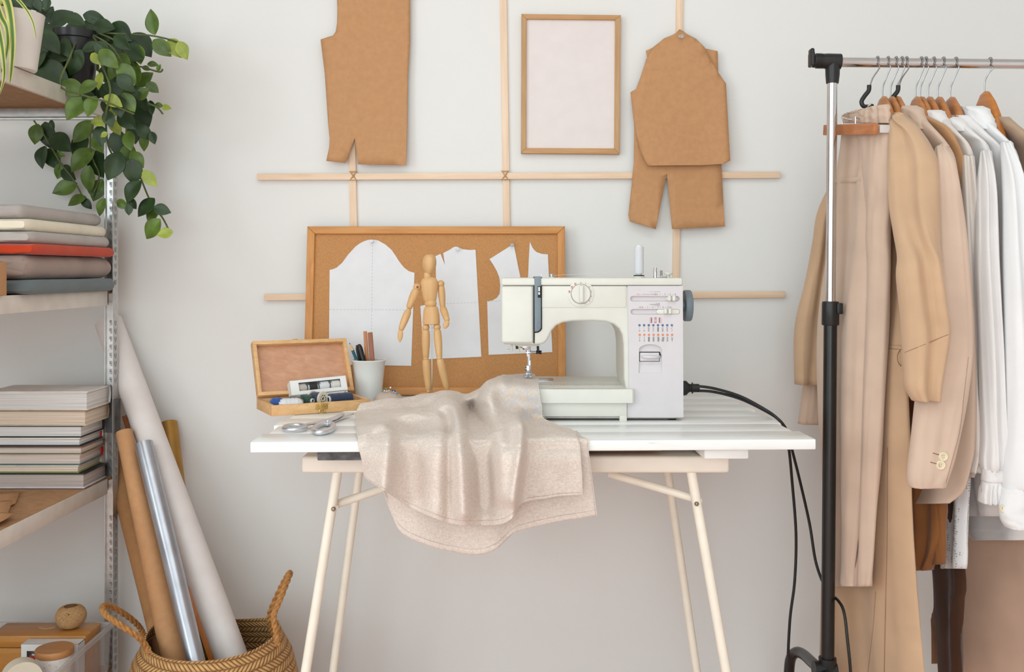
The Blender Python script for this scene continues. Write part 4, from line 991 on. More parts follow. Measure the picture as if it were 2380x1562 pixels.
def pdist(x, y, pl):
    best = 1e9
    for (a, b), (c, d) in zip(pl, pl[1:]):
        t = max(0, min(1, ((x-a)*(c-a)+(y-b)*(d-b))/((c-a)**2+(d-b)**2))); best = min(best, math.hypot(x-a-(c-a)*t, y-b-(d-b)*t))
    return best
FOLDS = [([(1027, 938), (1052, 958), (1066, 998), (1071, 1070), (1077, 1190)], .032, 13), ([(1028, 938), (1060, 925), (1110, 928)], .03, 10), ([(1136, 908), (1137, 925), (1141, 963), (1159, 994), (1168, 1050), (1169, 1150)], .032, 12),
         ([(1090, 945), (1112, 985), (1120, 1060), (1122, 1170)], -.034, 16), ([(1130, 950), (1142, 990)], -.02, 9), ([(852, 997), (895, 974), (938, 962), (1010, 961), (1033, 985)], .03, 9), ([(865, 1010), (925, 986), (1000, 984)], -.02, 10),
         ([(896, 992), (905, 1012), (899, 1086), (892, 1147)], .03, 10), ([(1204, 972), (1216, 994), (1210, 1055), (1191, 1162)], .034, 10), ([(1222, 1000), (1224, 1060), (1210, 1150)], -.012, 8),
         ([(1030, 1005), (1008, 1086), (1000, 1190)], .016, 16), ([(935, 1010), (962, 1080), (985, 1150)], -.012, 22), ([(1090, 1010), (1130, 1100), (1150, 1180)], -.012, 14), ([(1046, 1000), (1046, 1090), (1046, 1180)], -.004, 10)]
for r in G:
    for v in r:
        for pl, A_, sg in FOLDS:
            e = pdist(v.x, v.y, pl)/(sg*1.02)
            if e < 3: v.z -= 1.05*A_*math.exp(-e*e/2)*(.75 if v.y > 1035 else 1)
W3 = [[P(v.x, v.y, v.z) for v in r] for r in G]
for i, r in enumerate(W3):
    for j, p in enumerate(r):       # small creases; never under the table top or into the bed
        k = .0011*noise.noise(Vector((p.x*75, p.y*60, p.z*50)))+.0026*noise.noise(Vector((p.x*38, p.y*30, p.z*22)))+.0040*noise.noise(Vector((p.x*16, p.y*14, p.z*9)))
        if i < 7*SV: p.z += k
        else: p.y += k*1.2
        fd = edgeD(CX+p.x*F/p.y)
        if i <= 7*SV+1 and p.y > fd-.02: p.z = max(p.z, ZT+.0048)
        if i > 6*SV and p.z < ZT+.0042 and p.y > fd-.008: p.z, p.y = (max(p.z, ZT+.0045), p.y) if i <= 7*SV+1 else (p.z, fd-.008)
        if i > 7*SV+2 and p.z < ZT: p.y = min(p.y, fd-.014)
        if p.x > P(1150, 0, DM).x and 2.09 < p.y < 2.345 and i < 4*SV: p.z = max(p.z, ZB+.0025) if p.y > 2.112 else p.z
lt = thing('linen_cloth', 'beige linen fabric under the needle draped over the table front', 'fabric', P(1050, 1000, 1.95))
top_l = obj('upper_layer', MB().grid(W3), linen, lt, solid=.0012, subsurf=1, angle=180)
at = top_l.data.attributes.new('check_patch', 'FLOAT', 'POINT')
nc = len(W3[0])
for i in range(len(W3)):
    for j in range(nc):
        px = G[i][j].x; py = G[i][j].y
        a_ = max(0, min(1, (px-1150)/35))*max(0, min(1, (py-893)/14))*max(0, min(1, (982-py-max(0, 1215-px)*.35)/10)) if i < 5.3*SV else 0
        at.data[i*nc+j].value = a_*.5
# hem stitching and selvedge of the upper layer
stitch_m = plain('stitch', (186, 168, 154), .9)
hem = [len(W3)-4, len(W3)-1]
mb = MB(); r = W3[len(W3)-4]
mb.tube([p+Vector((0, -.0011, 0)) for p in r], .0003, 5); obj('hem_stitch', mb, stitch_m, top_l)
selv = plain('selvedge', (226, 216, 204), .95, var=.03)
mb = MB(); e = [r[-1] for r in W3[2*SV:]]; mb.tube([p+Vector((.0005, -.0008, .0006)) for p in e], .0009, 6); obj('selvedge', mb, selv, top_l)
mb = MB()
for k, p in enumerate([r[-1] for r in W3[2*SV:7*SV]]):
    for q in range(2):
        d = Vector((rnd.uniform(.002, .007), rnd.uniform(-.004, .001), rnd.uniform(-.002, .004))); mb.tube([p, p+d*.6+Vector((0, 0, .001)), p+d], .00022, 4)
obj('frayed_thread', mb, selv, top_l)
# lower layer, longer, showing below and to the right
lo = []
lx = [(880, 900, 930, 985, 1040, 1085, 1130, 1180, 1225, 1290, 1335, 1366)]
hx = [(893, 910, 935, 1000, 1060, 1110, 1152, 1182, 1207, 1290, 1342, 1386)]; hy = [1152, 1195, 1240, 1270, 1284, 1290, 1277, 1250, 1234, 1214, 1206, 1198]
ld_ = [1.866, 1.862, 1.864, 1.858, 1.866, 1.856, 1.866, 1.868, 1.872, 1.868, 1.869, 1.870]
tx = (885, 905, 935, 985, 1040, 1085, 1130, 1180, 1225, 1275, 1315, 1341)
lo.append([Vector((x, HY+(ZC-ZT-.0022)*F/1.965, 1.965)) for x in tx])
lo.append([Vector((x*.6+y*.4, HY+(ZC-ZT-.0022)*F/1.90, 1.90)) for x, y in zip(tx, lx[0])])
lo.append([Vector((x, HY+(ZC-ZT-.0022)*F/(edgeD(x)-.001), edgeD(x)-.001)) for x in lx[0]])
lo.append([Vector((x, 1040, min(D, edgeD(x)-.005))) for x, D in zip(lx[0], ld_)])
for t in (.25, .5, .75, 1):
    lo.append([Vector((a+(b-a)*t, 1040+(y-1040)*t, min(D, edgeD(a)-.005)+(.005+.005*math.sin(i*1.9))*t)) for i, (a, b, y, D) in enumerate(zip(lx[0], hx[0], hy, ld_))])
L3 = [[P(v.x, v.y, v.z) for v in r] for r in cloth_grid(lo, 6, 6)]
low = obj('lower_layer', MB().grid(L3), linen, lt, solid=.0012, angle=180)
mb = MB(); mb.tube([p+Vector((0, -.0011, .011)) for p in L3[-1]], .0003, 5); obj('hem_stitch', mb, stitch_m, low)
mb = MB(); mb.tube([r[-1]+Vector((.0004, -.0008, 0)) for r in L3[3:]], .0008, 6); obj('selvedge', mb, selv, low)
# ================================================================= SHELF: POTTED PLANTS
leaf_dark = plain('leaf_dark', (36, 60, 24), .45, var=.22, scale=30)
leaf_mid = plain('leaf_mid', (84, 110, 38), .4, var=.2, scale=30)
leaf_backlit = plain('leaf_backlit', (150, 164, 62), .42, var=.15, scale=30)  # yellow-green of leaves lit from behind, put into the base colour
for lm_ in (leaf_dark, leaf_mid, leaf_backlit): lm_.node_tree.nodes['Principled BSDF'].inputs['Subsurface Weight'].default_value = 0.0
vine_m = plain('vine_stem', (88, 98, 52), .6, var=.15)
soil = plain('soil', (52, 40, 32), .95, var=.3, scale=120, bmp=.6, bscale=200)
black_pot = plain('black_pot', (26, 27, 29), .35, var=.1)
pot_c = P(176, 0, 2.35); pot_c.z = 1.4985
py_top = P(0, 75, 2.35).z
pl = thing('trailing_plant', 'dark green trailing plant in a black nursery pot on the top shelf corner', 'plant', pot_c)
h = py_top-pot_c.z
obj('pot', MB().lathe([(.0001, 0), (.038, 0), (.040, .003), (.050, h-.022), (.050, h-.020), (.0535, h-.018), (.0545, h), (.051, h), (.049, h-.02), (.0001, h-.02)], pot_c, (0, 0, 1), 40), black_pot, pl)
obj('potting_soil', MB().lathe([(.0001, h-.012), (.030, h-.013), (.0492, h-.017), (.0492, h-.021), (.0001, h-.021)], pot_c, (0, 0, 1), 24), soil, pl)
fol = MB()
def leaf(px, py, D, L, ang, tone, tw=None):
    """oval pointed leaf centred on a pixel; L in zoom pixels, ang the base-to-tip direction in the picture (degrees, 90 = down)"""
    L = L/2.604*S(D)*1.12; c = P(px, py, D); a = math.radians(ang)
    t = Vector((math.cos(a), rnd.uniform(-.25, .25), -math.sin(a))).normalized()
    n = Vector((rnd.uniform(-.35, .35), -1, rnd.uniform(-.1, .45)))
    n = (n-t*n.dot(t)).normalized(); s_ = t.cross(n); w_ = L*rnd.uniform(.31, .37)
    fol.cur = {'D': 0, 'M': 1, 'L': 2}[tone]; bend = rnd.uniform(.0, .35)*L; fold = rnd.uniform(.08, .28)
    prof = [(0, .03), (.06, .35), (.16, .68), (.3, .93), (.45, 1.0), (.6, .90), (.75, .66), (.88, .34), (.96, .11), (1, .0)]
    rows = []
    for u, w in prof:
        p = c+t*(L*(u-.5))-n*(bend*(u-.45)**2*1.6)
        rows.append([p+s_*(w*w_*k)+n*(abs(k)*w*w_*fold-.0008*(k == 0)) for k in (-1, -.5, 0, .5, 1)])
    fol.grid(rows)
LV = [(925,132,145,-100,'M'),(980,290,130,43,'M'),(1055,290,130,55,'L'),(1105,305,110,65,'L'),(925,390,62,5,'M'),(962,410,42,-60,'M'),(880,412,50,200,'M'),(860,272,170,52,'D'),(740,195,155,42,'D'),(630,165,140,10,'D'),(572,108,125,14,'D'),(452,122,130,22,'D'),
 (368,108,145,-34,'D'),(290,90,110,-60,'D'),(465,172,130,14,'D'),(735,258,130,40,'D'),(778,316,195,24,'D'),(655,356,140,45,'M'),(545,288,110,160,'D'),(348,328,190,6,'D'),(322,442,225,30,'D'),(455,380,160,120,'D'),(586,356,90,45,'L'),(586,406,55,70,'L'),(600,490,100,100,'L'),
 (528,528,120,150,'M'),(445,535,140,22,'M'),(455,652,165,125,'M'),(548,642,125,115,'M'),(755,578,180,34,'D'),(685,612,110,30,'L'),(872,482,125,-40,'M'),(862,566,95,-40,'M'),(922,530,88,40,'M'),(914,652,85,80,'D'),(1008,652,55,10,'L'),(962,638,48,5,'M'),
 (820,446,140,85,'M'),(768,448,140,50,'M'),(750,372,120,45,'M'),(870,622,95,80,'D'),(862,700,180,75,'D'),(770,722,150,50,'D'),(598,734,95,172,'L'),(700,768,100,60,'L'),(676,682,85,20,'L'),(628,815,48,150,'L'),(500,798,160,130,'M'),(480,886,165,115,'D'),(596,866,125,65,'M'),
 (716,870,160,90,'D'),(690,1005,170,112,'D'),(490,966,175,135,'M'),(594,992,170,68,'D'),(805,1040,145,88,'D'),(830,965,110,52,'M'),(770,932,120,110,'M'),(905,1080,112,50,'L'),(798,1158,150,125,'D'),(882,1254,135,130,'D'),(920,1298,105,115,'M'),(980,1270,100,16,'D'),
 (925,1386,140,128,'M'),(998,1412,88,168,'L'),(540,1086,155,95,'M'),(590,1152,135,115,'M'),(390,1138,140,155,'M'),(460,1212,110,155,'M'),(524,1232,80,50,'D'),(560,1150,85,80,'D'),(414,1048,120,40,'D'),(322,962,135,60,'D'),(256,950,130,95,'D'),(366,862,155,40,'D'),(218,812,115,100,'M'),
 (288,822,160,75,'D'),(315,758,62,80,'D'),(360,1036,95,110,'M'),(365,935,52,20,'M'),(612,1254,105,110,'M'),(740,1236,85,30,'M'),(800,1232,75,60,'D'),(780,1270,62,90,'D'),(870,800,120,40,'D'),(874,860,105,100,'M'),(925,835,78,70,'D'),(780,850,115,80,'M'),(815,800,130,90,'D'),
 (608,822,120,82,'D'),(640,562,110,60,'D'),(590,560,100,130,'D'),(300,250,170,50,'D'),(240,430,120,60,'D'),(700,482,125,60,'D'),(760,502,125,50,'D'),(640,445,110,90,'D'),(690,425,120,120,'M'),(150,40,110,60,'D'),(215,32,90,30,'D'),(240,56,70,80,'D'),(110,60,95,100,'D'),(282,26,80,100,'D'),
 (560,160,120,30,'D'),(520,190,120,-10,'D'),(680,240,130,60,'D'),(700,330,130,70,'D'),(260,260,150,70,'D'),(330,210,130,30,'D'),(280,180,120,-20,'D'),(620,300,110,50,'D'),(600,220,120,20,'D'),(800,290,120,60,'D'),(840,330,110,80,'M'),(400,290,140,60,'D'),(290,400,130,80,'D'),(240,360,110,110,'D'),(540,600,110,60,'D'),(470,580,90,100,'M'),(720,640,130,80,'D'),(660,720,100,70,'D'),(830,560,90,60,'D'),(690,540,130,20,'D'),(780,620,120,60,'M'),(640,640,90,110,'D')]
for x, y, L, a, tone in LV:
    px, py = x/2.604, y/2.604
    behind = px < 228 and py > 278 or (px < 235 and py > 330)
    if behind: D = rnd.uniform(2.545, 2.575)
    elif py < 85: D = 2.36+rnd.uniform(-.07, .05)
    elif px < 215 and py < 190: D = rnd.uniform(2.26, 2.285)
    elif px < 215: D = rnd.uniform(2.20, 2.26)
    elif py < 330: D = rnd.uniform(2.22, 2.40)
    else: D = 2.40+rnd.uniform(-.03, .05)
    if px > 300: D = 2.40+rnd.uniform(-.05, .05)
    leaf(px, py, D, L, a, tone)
obj('foliage', fol, [leaf_dark, leaf_mid, leaf_backlit], pl, angle=180, solid=.0006, subsurf=1)
def vine(name, pts, r=.0022):
    obj(name, MB().tube(crom([P(x/2.604, y/2.604, D) for x, y, D in pts], 6), r, 7), vine_m, pl)
vine('vine', [(500, 185, 2.36), (650, 200, 2.34), (800, 208, 2.36), (910, 215, 2.4), (1010, 235, 2.41), (1080, 258, 2.4)])
vine('vine', [(560, 190, 2.36), (700, 250, 2.30), (800, 380, 2.36), (880, 410, 2.4), (965, 435, 2.41), (985, 418, 2.41)])
vine('vine', [(520, 190, 2.36), (690, 300, 2.27), (790, 520, 2.33), (870, 610, 2.4), (950, 650, 2.42), (985, 690, 2.42)])
vine('vine', [(540, 190, 2.35), (680, 400, 2.25), (760, 650, 2.33), (770, 900, 2.4), (850, 1075, 2.42), (910, 1215, 2.42), (985, 1320, 2.43), (1022, 1392, 2.43)])
vine('vine', [(480, 190, 2.36), (430, 330, 2.26), (365, 515, 2.22), (500, 575, 2.20), (640, 615, 2.21), (740, 660, 2.25), (810, 690, 2.28)])
vine('vine', [(500, 190, 2.36), (660, 500, 2.24), (640, 700, 2.24), (655, 880, 2.38), (700, 960, 2.42)])
vine('vine', [(205, 730, 2.555), (255, 800, 2.56), (310, 890, 2.56), (370, 990, 2.56), (440, 1080, 2.56), (500, 1190, 2.56)])
vine('vine', [(560, 740, 2.555), (545, 860, 2.56), (560, 960, 2.56), (600, 1060, 2.56), (570, 1160, 2.56)])

# white pot with the striped leaves
wp = P(24, 0, 2.06); wp.z = 1.4985; hz = P(0, 33, 2.06).z-wp.z
sp_ = thing('spider_plant', 'white flower pot with arching green and cream striped leaves at top left', 'plant', wp)
obj('flower_pot', MB().lathe([(.0001, 0), (.049, 0), (.051, .003), (.0655, hz-.002), (.0665, hz), (.064, hz), (.061, hz-.02), (.0001, hz-.02)], wp, (0, 0, 1), 48), plain('white_pot', (232, 226, 220), .45, var=.015), sp_)
obj('potting_soil', MB().lathe([(.0001, hz-.012), (.061, hz-.016), (.061, hz-.021), (.0001, hz-.021)], wp, (0, 0, 1), 24), soil, sp_)
def striped():
    m, nt, b = base_mat('striped_leaf', .4)
    at = nd(nt, 'ShaderNodeAttribute', attribute_name='across')
    nt.links.new(ramp(nt, at.outputs['Fac'], [(.0, (214, 208, 128)), (.2, (206, 200, 112)), (.34, (74, 110, 40)), (.66, (84, 122, 44)), (.8, (206, 200, 112)), (1, (214, 208, 128))]), b.inputs['Base Color']); return m
def strap(pts, w):
    """long arching strap leaf: list of (px, py, D)"""
    c = crom([P(*q) for q in pts], 7); n = len(c); rows = []
    for i, p in enumerate(c):
        t = (c[min(i+1, n-1)]-c[max(i-1, 0)]).normalized(); s_ = t.cross(Vector((0, -1, .25))).normalized(); u = i/(n-1)
        k = w*min(1, .35+u*3)*max(.06, (1-u)**.55); nn = s_.cross(t)
        rows.append([p+s_*k*a+nn*(abs(a)*k*.35) for a in (-1, -.6, -.25, .25, .6, 1)])
    return rows
strm = striped(); strm2 = None
m = MB(); acr = []
for pts, w in (([(8, 20, 2.04), (10, -10, 2.02), (22, 20, 1.985), (30, 90, 1.975), (27, 160, 1.97), (23, 194, 1.97)], .011),
               ([(2, 15, 2.04), (-6, 10, 2.0), (4, 40, 1.98), (16, 66, 1.975), (18, 110, 1.97), (6, 160, 1.97), (-8, 180, 1.97)], .008),
               ([(-8, 20, 2.04), (-14, 30, 2.0), (0, 80, 1.965), (8, 130, 1.955), (10, 180, 1.95), (-2, 222, 1.95)], .008),
               ([(14, 10, 2.05), (30, -8, 2.02), (55, 14, 1.99), (74, 45, 1.985), (82, 74, 1.985), (84, 92, 1.985)], .0042)):
    r = strap(pts, w); m.grid(r); acr += [k for _ in r for k in (0, .2, .375, .625, .8, 1)]
o = obj('foliage', m, strm, sp_, angle=180)
at = o.data.attributes.new('across', 'FLOAT', 'POINT')
for i, v in enumerate(acr): at.data[i].value = v
m = MB(); fol2 = fol; fol = MB()
for x, y, L, a, t in ((40, 30, 110, 60, 'D'), (90, 20, 110, 20, 'D'), (140, 70, 80, 70, 'D'), (190, 20, 100, 50, 'D'), (10, 60, 100, 100, 'D'), (60, 70, 90, 90, 'D'), (230, 30, 80, 70, 'D')): leaf(x/2.604, y/2.604, 2.14, L, a, t)
obj('dark_leaves', fol, [leaf_dark, leaf_mid, leaf_backlit], sp_, angle=180, solid=.0006); fol = fol2

# ================================================================= SHELF: FOLDED FABRICS
def folded(label, z0, h, xr, d0, d1, c, seed, roundness=.5, gname='folded fabrics stacked on the shelf', mat=None):
    """one folded length: a soft slab whose right long edge is the fold; the end towards the camera shows the turned layers"""
    t = thing('folded_fabric', label, 'fabric', (xr-.17, (d0+d1)/2, z0), gname)
    cm = cloth('folded_%d' % seed, c, .05, weave=1100, bmp=.3, slub=.12)
    W = .34; R_ = []; ns = 26
    for j in range(ns+1):
        v = j/ns; D = d0+(d1-d0)*v; e = min(1, v/.05, (1-v)/.04+.15); e = max(.0, min(1, e)); e = .55+.45*math.sqrt(e)
        ring = []; hh = h*e; cz = z0+h*.5
        n1 = 14
        x0 = xr+.006*noise.noise(Vector((D*14, seed, 0)))-.012*(1-e)
        for k in range(n1+1):            # right folded edge, round
            a = -PI/2+PI*k/n1; rr_ = hh/2
            ring.append(Vector((x0-rr_*roundness*(1-math.cos(a)), D, cz+rr_*math.sin(a))))
        for k in range(1, 13):           # top, slightly wavy
            u = k/12; x = x0-hh/2*roundness-(W-hh)*u
            ring.append(Vector((x, D, cz+hh/2+.0022*noise.noise(Vector((x*22, D*11, seed*3.1)))*min(1, 4*u))))
        for k in range(12):              # underside
            u = 1-k/12; x = x0-hh/2*roundness-(W-hh)*u
            ring.append(Vector((x, D, cz-hh/2)))
        R_.append(ring)
    o = obj('folded_body', MB().loft(R_), cm, t, angle=70)
    # layers turned over at the near end: rolled lips
    m = MB(); rows = []
    r0_ = h*.20
    for q in range(2):
        zc = z0+h*(.28+.42*q); pts = []
        for k in range(9):
            x = xr-.012-.26*k/8; pts.append(Vector((x-(.0), d0+.006+.006*noise.noise(Vector((x*18, q, seed))), zc+.0025*noise.noise(Vector((x*16, q+5, seed))))))
        m.tube(pts, [r0_*(.55+.5*min(1, i/1.5)) for i in range(9)], 10)
    obj('turned_layer', m, cm, t, angle=180)
    return t
zf = shelf_z[2]+.0005
FB = [('slate grey-blue folded fabric at the bottom of the stack on the shelf', .031, -.978, (106, 116, 118), .6), ('thick taupe wool folded fabric above the slate blue one', .052, -.990, (160, 140, 130), 1.0), ('rust red folded fabric in the middle of the stack', .0235, -.982, (196, 66, 34), .7),
      ('light grey folded fabric lying right on the red one', .026, -.992, (186, 178, 172), .7), ('cream folded fabric between the two light grey ones', .0265, -1.002, (238, 228, 206), .7), ('light grey folded fabric on the very top of the stack', .031, -1.018, (184, 176, 171), .8)]
z = zf
for i, (lab, h, xr, c, ro) in enumerate(FB):
    folded(lab, z, h-.0006, xr-.005, 2.03+.006*i, 2.462, c, i+1, ro); z += h
cbx_ = thing('cardboard_box', 'brown cardboard box beside the fabric stack, cut off by the left edge', 'box', P(0, 680, 1.985))
m = MB().box((-1.10+.0, 1.985-.05, shelf_z[2]+.0335), (.16, .075, .066), None, .001); m.xf(Matrix.Translation((P(15.5, 0, 1.972).x-(-1.02), 0, 0)))
obj('box_body', m, kraft, cbx_)
m = MB().box((-1.10, 1.985-.05, shelf_z[2]+.0675), (.16, .040, .0012)); m.xf(Matrix.Translation((P(15.5, 0, 1.972).x-(-1.02), 0, 0))); obj('box_flap', m, kraft_dark, cbx_)

# ================================================================= SHELF: BOOKS
pages = [plain('pages_white', (226, 222, 218), .8, var=.04, scale=300), plain('pages_cream', (224, 208, 188), .8, var=.05, scale=300)]
def pagemat(nm, c):
    m, nt, b = base_mat(nm, .85)
    n = nd(nt, 'ShaderNodeTexNoise'); n.inputs['Scale'].default_value = 1; n.inputs['Detail'].default_value = 2
    nt.links.new(coords(nt, (3, 3, 900)), n.inputs['Vector'])
    nt.links.new(ramp(nt, n.outputs['Fac'], [(.35, tuple(x*.86 for x in c)), (.6, c)]), b.inputs['Base Color']); bump(nt, b, n.outputs['Fac'], .4, .0005); return m
pg_w = pagemat('pages_w', (228, 224, 220)); pg_c = pagemat('pages_c', (228, 208, 188)); pg_g = pagemat('pages_g', (190, 176, 168)); pg_k = pagemat('pages_k', (222, 206, 194))
BK = [('thick book with black cover and white lower board at the bottom of the book stack', .036, 765, pg_g, (30, 28, 30), (206, 204, 214)), ('book with green lower board directly on the black bottom book', .0185, 715, pg_c, (214, 208, 190), (124, 132, 74)),
      ('book with teal lower board and red spine ends near the stack bottom', .0265, 732, pg_k, (222, 216, 208), (74, 100, 108)), ('thin brown jacketed book in the middle of the stack', .0185, 742, pg_k, (118, 92, 74), (116, 96, 66)),
      ('white pages book with dark blue lower board and red headband', .0205, 728, pg_w, (226, 222, 210), (32, 44, 60)), ('book with charcoal boards third from the stack top', .029, 742, pg_w, (44, 42, 42), (36, 36, 36)),
      ('cream paged book with brown jacket right under the top book', .0365, 780, pg_c, (150, 122, 96), (204, 190, 170)), ('thick white jacketed book on the very top of the stack', .045, 795, pg_w, (226, 220, 214), (222, 212, 200))]
z = shelf_z[1]+.0008
for i, (lab, h, cx_, pm_, c1, c2) in enumerate(BK):
    px = cx_/3.904; D0 = 2.345+rnd.uniform(-.004, .004)*(i > 0); xr = P(px, 0, D0).x; L = .25+rnd.uniform(-.02, .02); dp = min(2.478-D0, .135)
    b = thing('book', lab, 'book', (xr-L/2, D0+dp/2, z), 'books stacked on the shelf')
    bt = .0030; ins = .0038
    R0 = Matrix.Rotation(rnd.uniform(-.012, .012), 3, 'Z')
    def bb(x0, x1, y0, y1, z0, z1, bev=.0006):
        m = MB().box(((x0+x1)/2, (y0+y1)/2, (z0+z1)/2), (x1-x0, y1-y0, z1-z0), None, bev); return m
    obj('page_block', bb(xr-L+ins, xr-ins, D0+ins, D0+dp-.004, z+bt, z+h-bt, .0004), pm_, b)
    obj('cover_board', bb(xr-L, xr, D0, D0+dp, z+.0002, z+bt), plain('cover_a%d' % i, c2, .5, var=.05), b)
    obj('cover_board', bb(xr-L, xr, D0, D0+dp, z+h-bt, z+h-.0002), plain('cover_b%d' % i, c1, .5, var=.05), b)
    sp_m = MB(); n = 8; ring = []
    for xx in (xr-L, xr): ring.append([Vector((xx, D0+dp-.003+.006*math.sin(PI*k/n), z+.0002+(h-.0004)*k/n)) for k in range(n+1)]+[Vector((xx, D0+dp-.005+.006*math.sin(PI*k/n), z+.0002+(h-.0004)*k/n)) for k in range(n, -1, -1)])
    obj('spine', sp_m.loft(ring), plain('spine_%d' % i, c1 if i not in (2,) else (170, 36, 36), .5), b)
    if i in (2, 4): obj('headband', bb(xr-.006, xr-.001, D0+dp-.010, D0+dp-.003, z+bt, z+h-bt), plain('headband_%d' % i, (196, 30, 34), .6), b)
    z += h
# paper scraps on the shelf board
for k, (pts, dz, lab) in enumerate((([(-60, 1150), (46, 1143), (36, 1172), (10, 1184), (-60, 1196)], .0015, 'torn brown paper scrap lying deepest on the shelf below the books'), ([(-60, 1172), (28, 1163), (24, 1178), (16, 1200), (-60, 1212)], .006, 'creased brown paper scrap in the middle of the scraps'), ([(-60, 1190), (33, 1194), (18, 1206), (2, 1213), (-60, 1225)], .010, 'curled brown paper scrap lying nearest to the shelf front'))):
    q = [PZ(x, y, shelf_z[1]+dz) for x, y in pts]
    bm = bmesh.new(); f = bm.faces.new([bm.verts.new(p) for p in q]); bmesh.ops.triangulate(bm, faces=[f]); bmesh.ops.subdivide_edges(bm, edges=bm.edges[:], cuts=3, use_grid_fill=True)
    for v in bm.verts: v.co.z += .004*abs(noise.noise(Vector((v.co.x*20, v.co.y*20, k))))
    o = obj('paper_scrap', MB().addbm(bm), kraft, solid=.0005); tag(o, lab, 'paper', 'brown paper scraps')

# ================================================================= SHELF: PLASTIC BIN AND WHAT IS IN IT
clearp, nt, b = base_mat('clear_plastic', .15)
b.inputs['Base Color'].default_value = lin((226, 222, 220)); b.inputs['Transmission Weight'].default_value = .0; b.inputs['Alpha'].default_value = .17; b.inputs['Specular IOR Level'].default_value = .7
zs = shelf_z[0]+.0005; zr_ = .209; bxr = -.992; bxl = -1.36; bd0, bd1 = 1.98, 2.450
bn = thing('plastic_bin', 'clear plastic storage bin on the bottom shelf holding craft things', 'bin', ((bxl+bxr)/2, (bd0+bd1)/2, zs))
def wallq(a, b2, tz):
    return MB().boxp(a, b2, .0016, tz-zs, 0)
tp = .005
m = MB(); m.loft([[Vector((x, y, z)) for x, y in ((bxl+k, bd0+k), (bxr-k, bd0+k), (bxr-k, bd1-k), (bxl+k, bd1-k))] for z, k in ((zr_, 0), (zs+.004, tp), (zs, tp+.003), (zs+.0018, tp+.004), (zs+.005, tp+.0022), (zr_, .002))], caps=False)
obj('bin_wall', m, clearp, bn)
obj('bin_floor', MB().box(((bxl+bxr)/2, (bd0+bd1)/2, zs+.0012), (bxr-bxl-2*tp-.008, bd1-bd0-2*tp-.008, .0016)), clearp, bn)
rimp, nt, b = base_mat('clear_rim', .2); b.inputs['Base Color'].default_value = lin((226, 220, 216)); b.inputs['Alpha'].default_value = .42
m = MB(); e = .006
for x0, x1, y0, y1 in ((bxl-e, bxr+e, bd0-e, bd0+.002), (bxl-e, bxr+e, bd1-.002, bd1+e), (bxl-e, bxl+.002, bd0, bd1), (bxr-.002, bxr+e, bd0, bd1)):
    m.box(((x0+x1)/2, (y0+y1)/2, zr_-.005), (x1-x0, y1-y0, .012), None, .0012)
obj('bin_rim', m, rimp, bn)
zi = zs+.0055
ow = thing('wooden_chest', 'orange varnished wooden box in the clear bin under the twine ball', 'box', (-1.12, 2.39, zi))
x1 = -1.0085
def bxa(x0, x1, y0, y1, z0, z1, bev): return MB().box(((x0+x1)/2, (y0+y1)/2, (z0+z1)/2), (x1-x0, y1-y0, z1-z0), None, bev)
obj('chest_body', bxa(-1.24, x1-.003, 2.345, 2.430, zi, .186, .002), orange_wood, ow); obj('chest_lid', bxa(-1.242, x1, 2.342, 2.432, .1875, .217, .005), orange_wood, ow)
tc = P(165, 0, 2.392); r = .0350; tc.z = .2175+.029
tw = thing('twine_ball', 'ball of brown jute twine on the orange wooden box', 'twine ball', (tc.x, tc.y, .2175))
obj('ball_core', MB().ell(tc, (r*.9, r*.9, .0255), 24, 16), plain('twine_core', (128, 92, 56), .95, var=.1, scale=200), tw)
m = MB()
for k in range(120):
    tilt = .85+.16*rnd.random(); az = 2*PI*k*7/120; R = Matrix.Rotation(az, 3, 'Z') @ Matrix.Rotation(tilt, 3, 'X'); off = rnd.uniform(-.16, .16); rr2 = math.sqrt(1-off*off)
    ring = []
    for q in range(30):
        a = 2*PI*q/30; p = R @ Vector((rr2*math.cos(a), rr2*math.sin(a), off)); g = 1-.16*max(0, (p.z-.6)/.4)**1.5
        ring.append(tc+Vector((p.x*r*.99, p.y*r*.99, p.z*.0295*g)))
    m.tube(ring, .00105, 5, closed=True)
obj('wound_twine', m, twine_m, tw)
obj('loose_end', MB().tube(crom([tc+Vector((-.03, -.012, -.024)), P(128, 1458, 2.365)+Vector((0, 0, 0)), P(105, 1462, 2.36), P(90, 1458, 2.365)], 5), .001, 5), twine_m, tw)
tcx = thing('thread_case', 'white box with a window showing red thread in the clear bin', 'box', (-1.08, 2.325, zi))
D0 = 2.302; wz0, wz1 = .150, .196
m = MB(); xa, xb = P(49, 0, D0).x, -1.0085; wx0, wx1 = P(62, 0, D0).x, P(128, 0, D0).x
for a in ((xa, xb, D0, D0+.0012, wz1, .2115), (xa, xb, D0, D0+.0012, zi, wz0), (xa, wx0, D0, D0+.0012, wz0, wz1), (wx1, xb, D0, D0+.0012, wz0, wz1), (xa, xb, D0+.034, D0+.0352, zi, .2115), (xa, xb, D0, D0+.0352, .2103, .2115), (xa, xa+.0012, D0, D0+.035, zi, .2115), (xb-.0012, xb, D0, D0+.035, zi, .2115), (xa, xb, D0, D0+.035, zi, zi+.0012)):
    m.box(((a[0]+a[1])/2, (a[2]+a[3])/2, (a[4]+a[5])/2), (a[1]-a[0], a[3]-a[2], a[5]-a[4]))
obj('case_shell', m, cardw, tcx)
red_thread = threadmat('red_thread', (176, 24, 26)); navy2 = threadmat('indigo_thread', (40, 48, 96))
spool('red thread spool inside the white case in the clear bin', Vector(((wx0*1.6+wx1*.4)/2, D0+.0142, zi+.004)), (0, 0, 1), .0125, .088, red_thread, ceramic, 'spools in the clear bin')
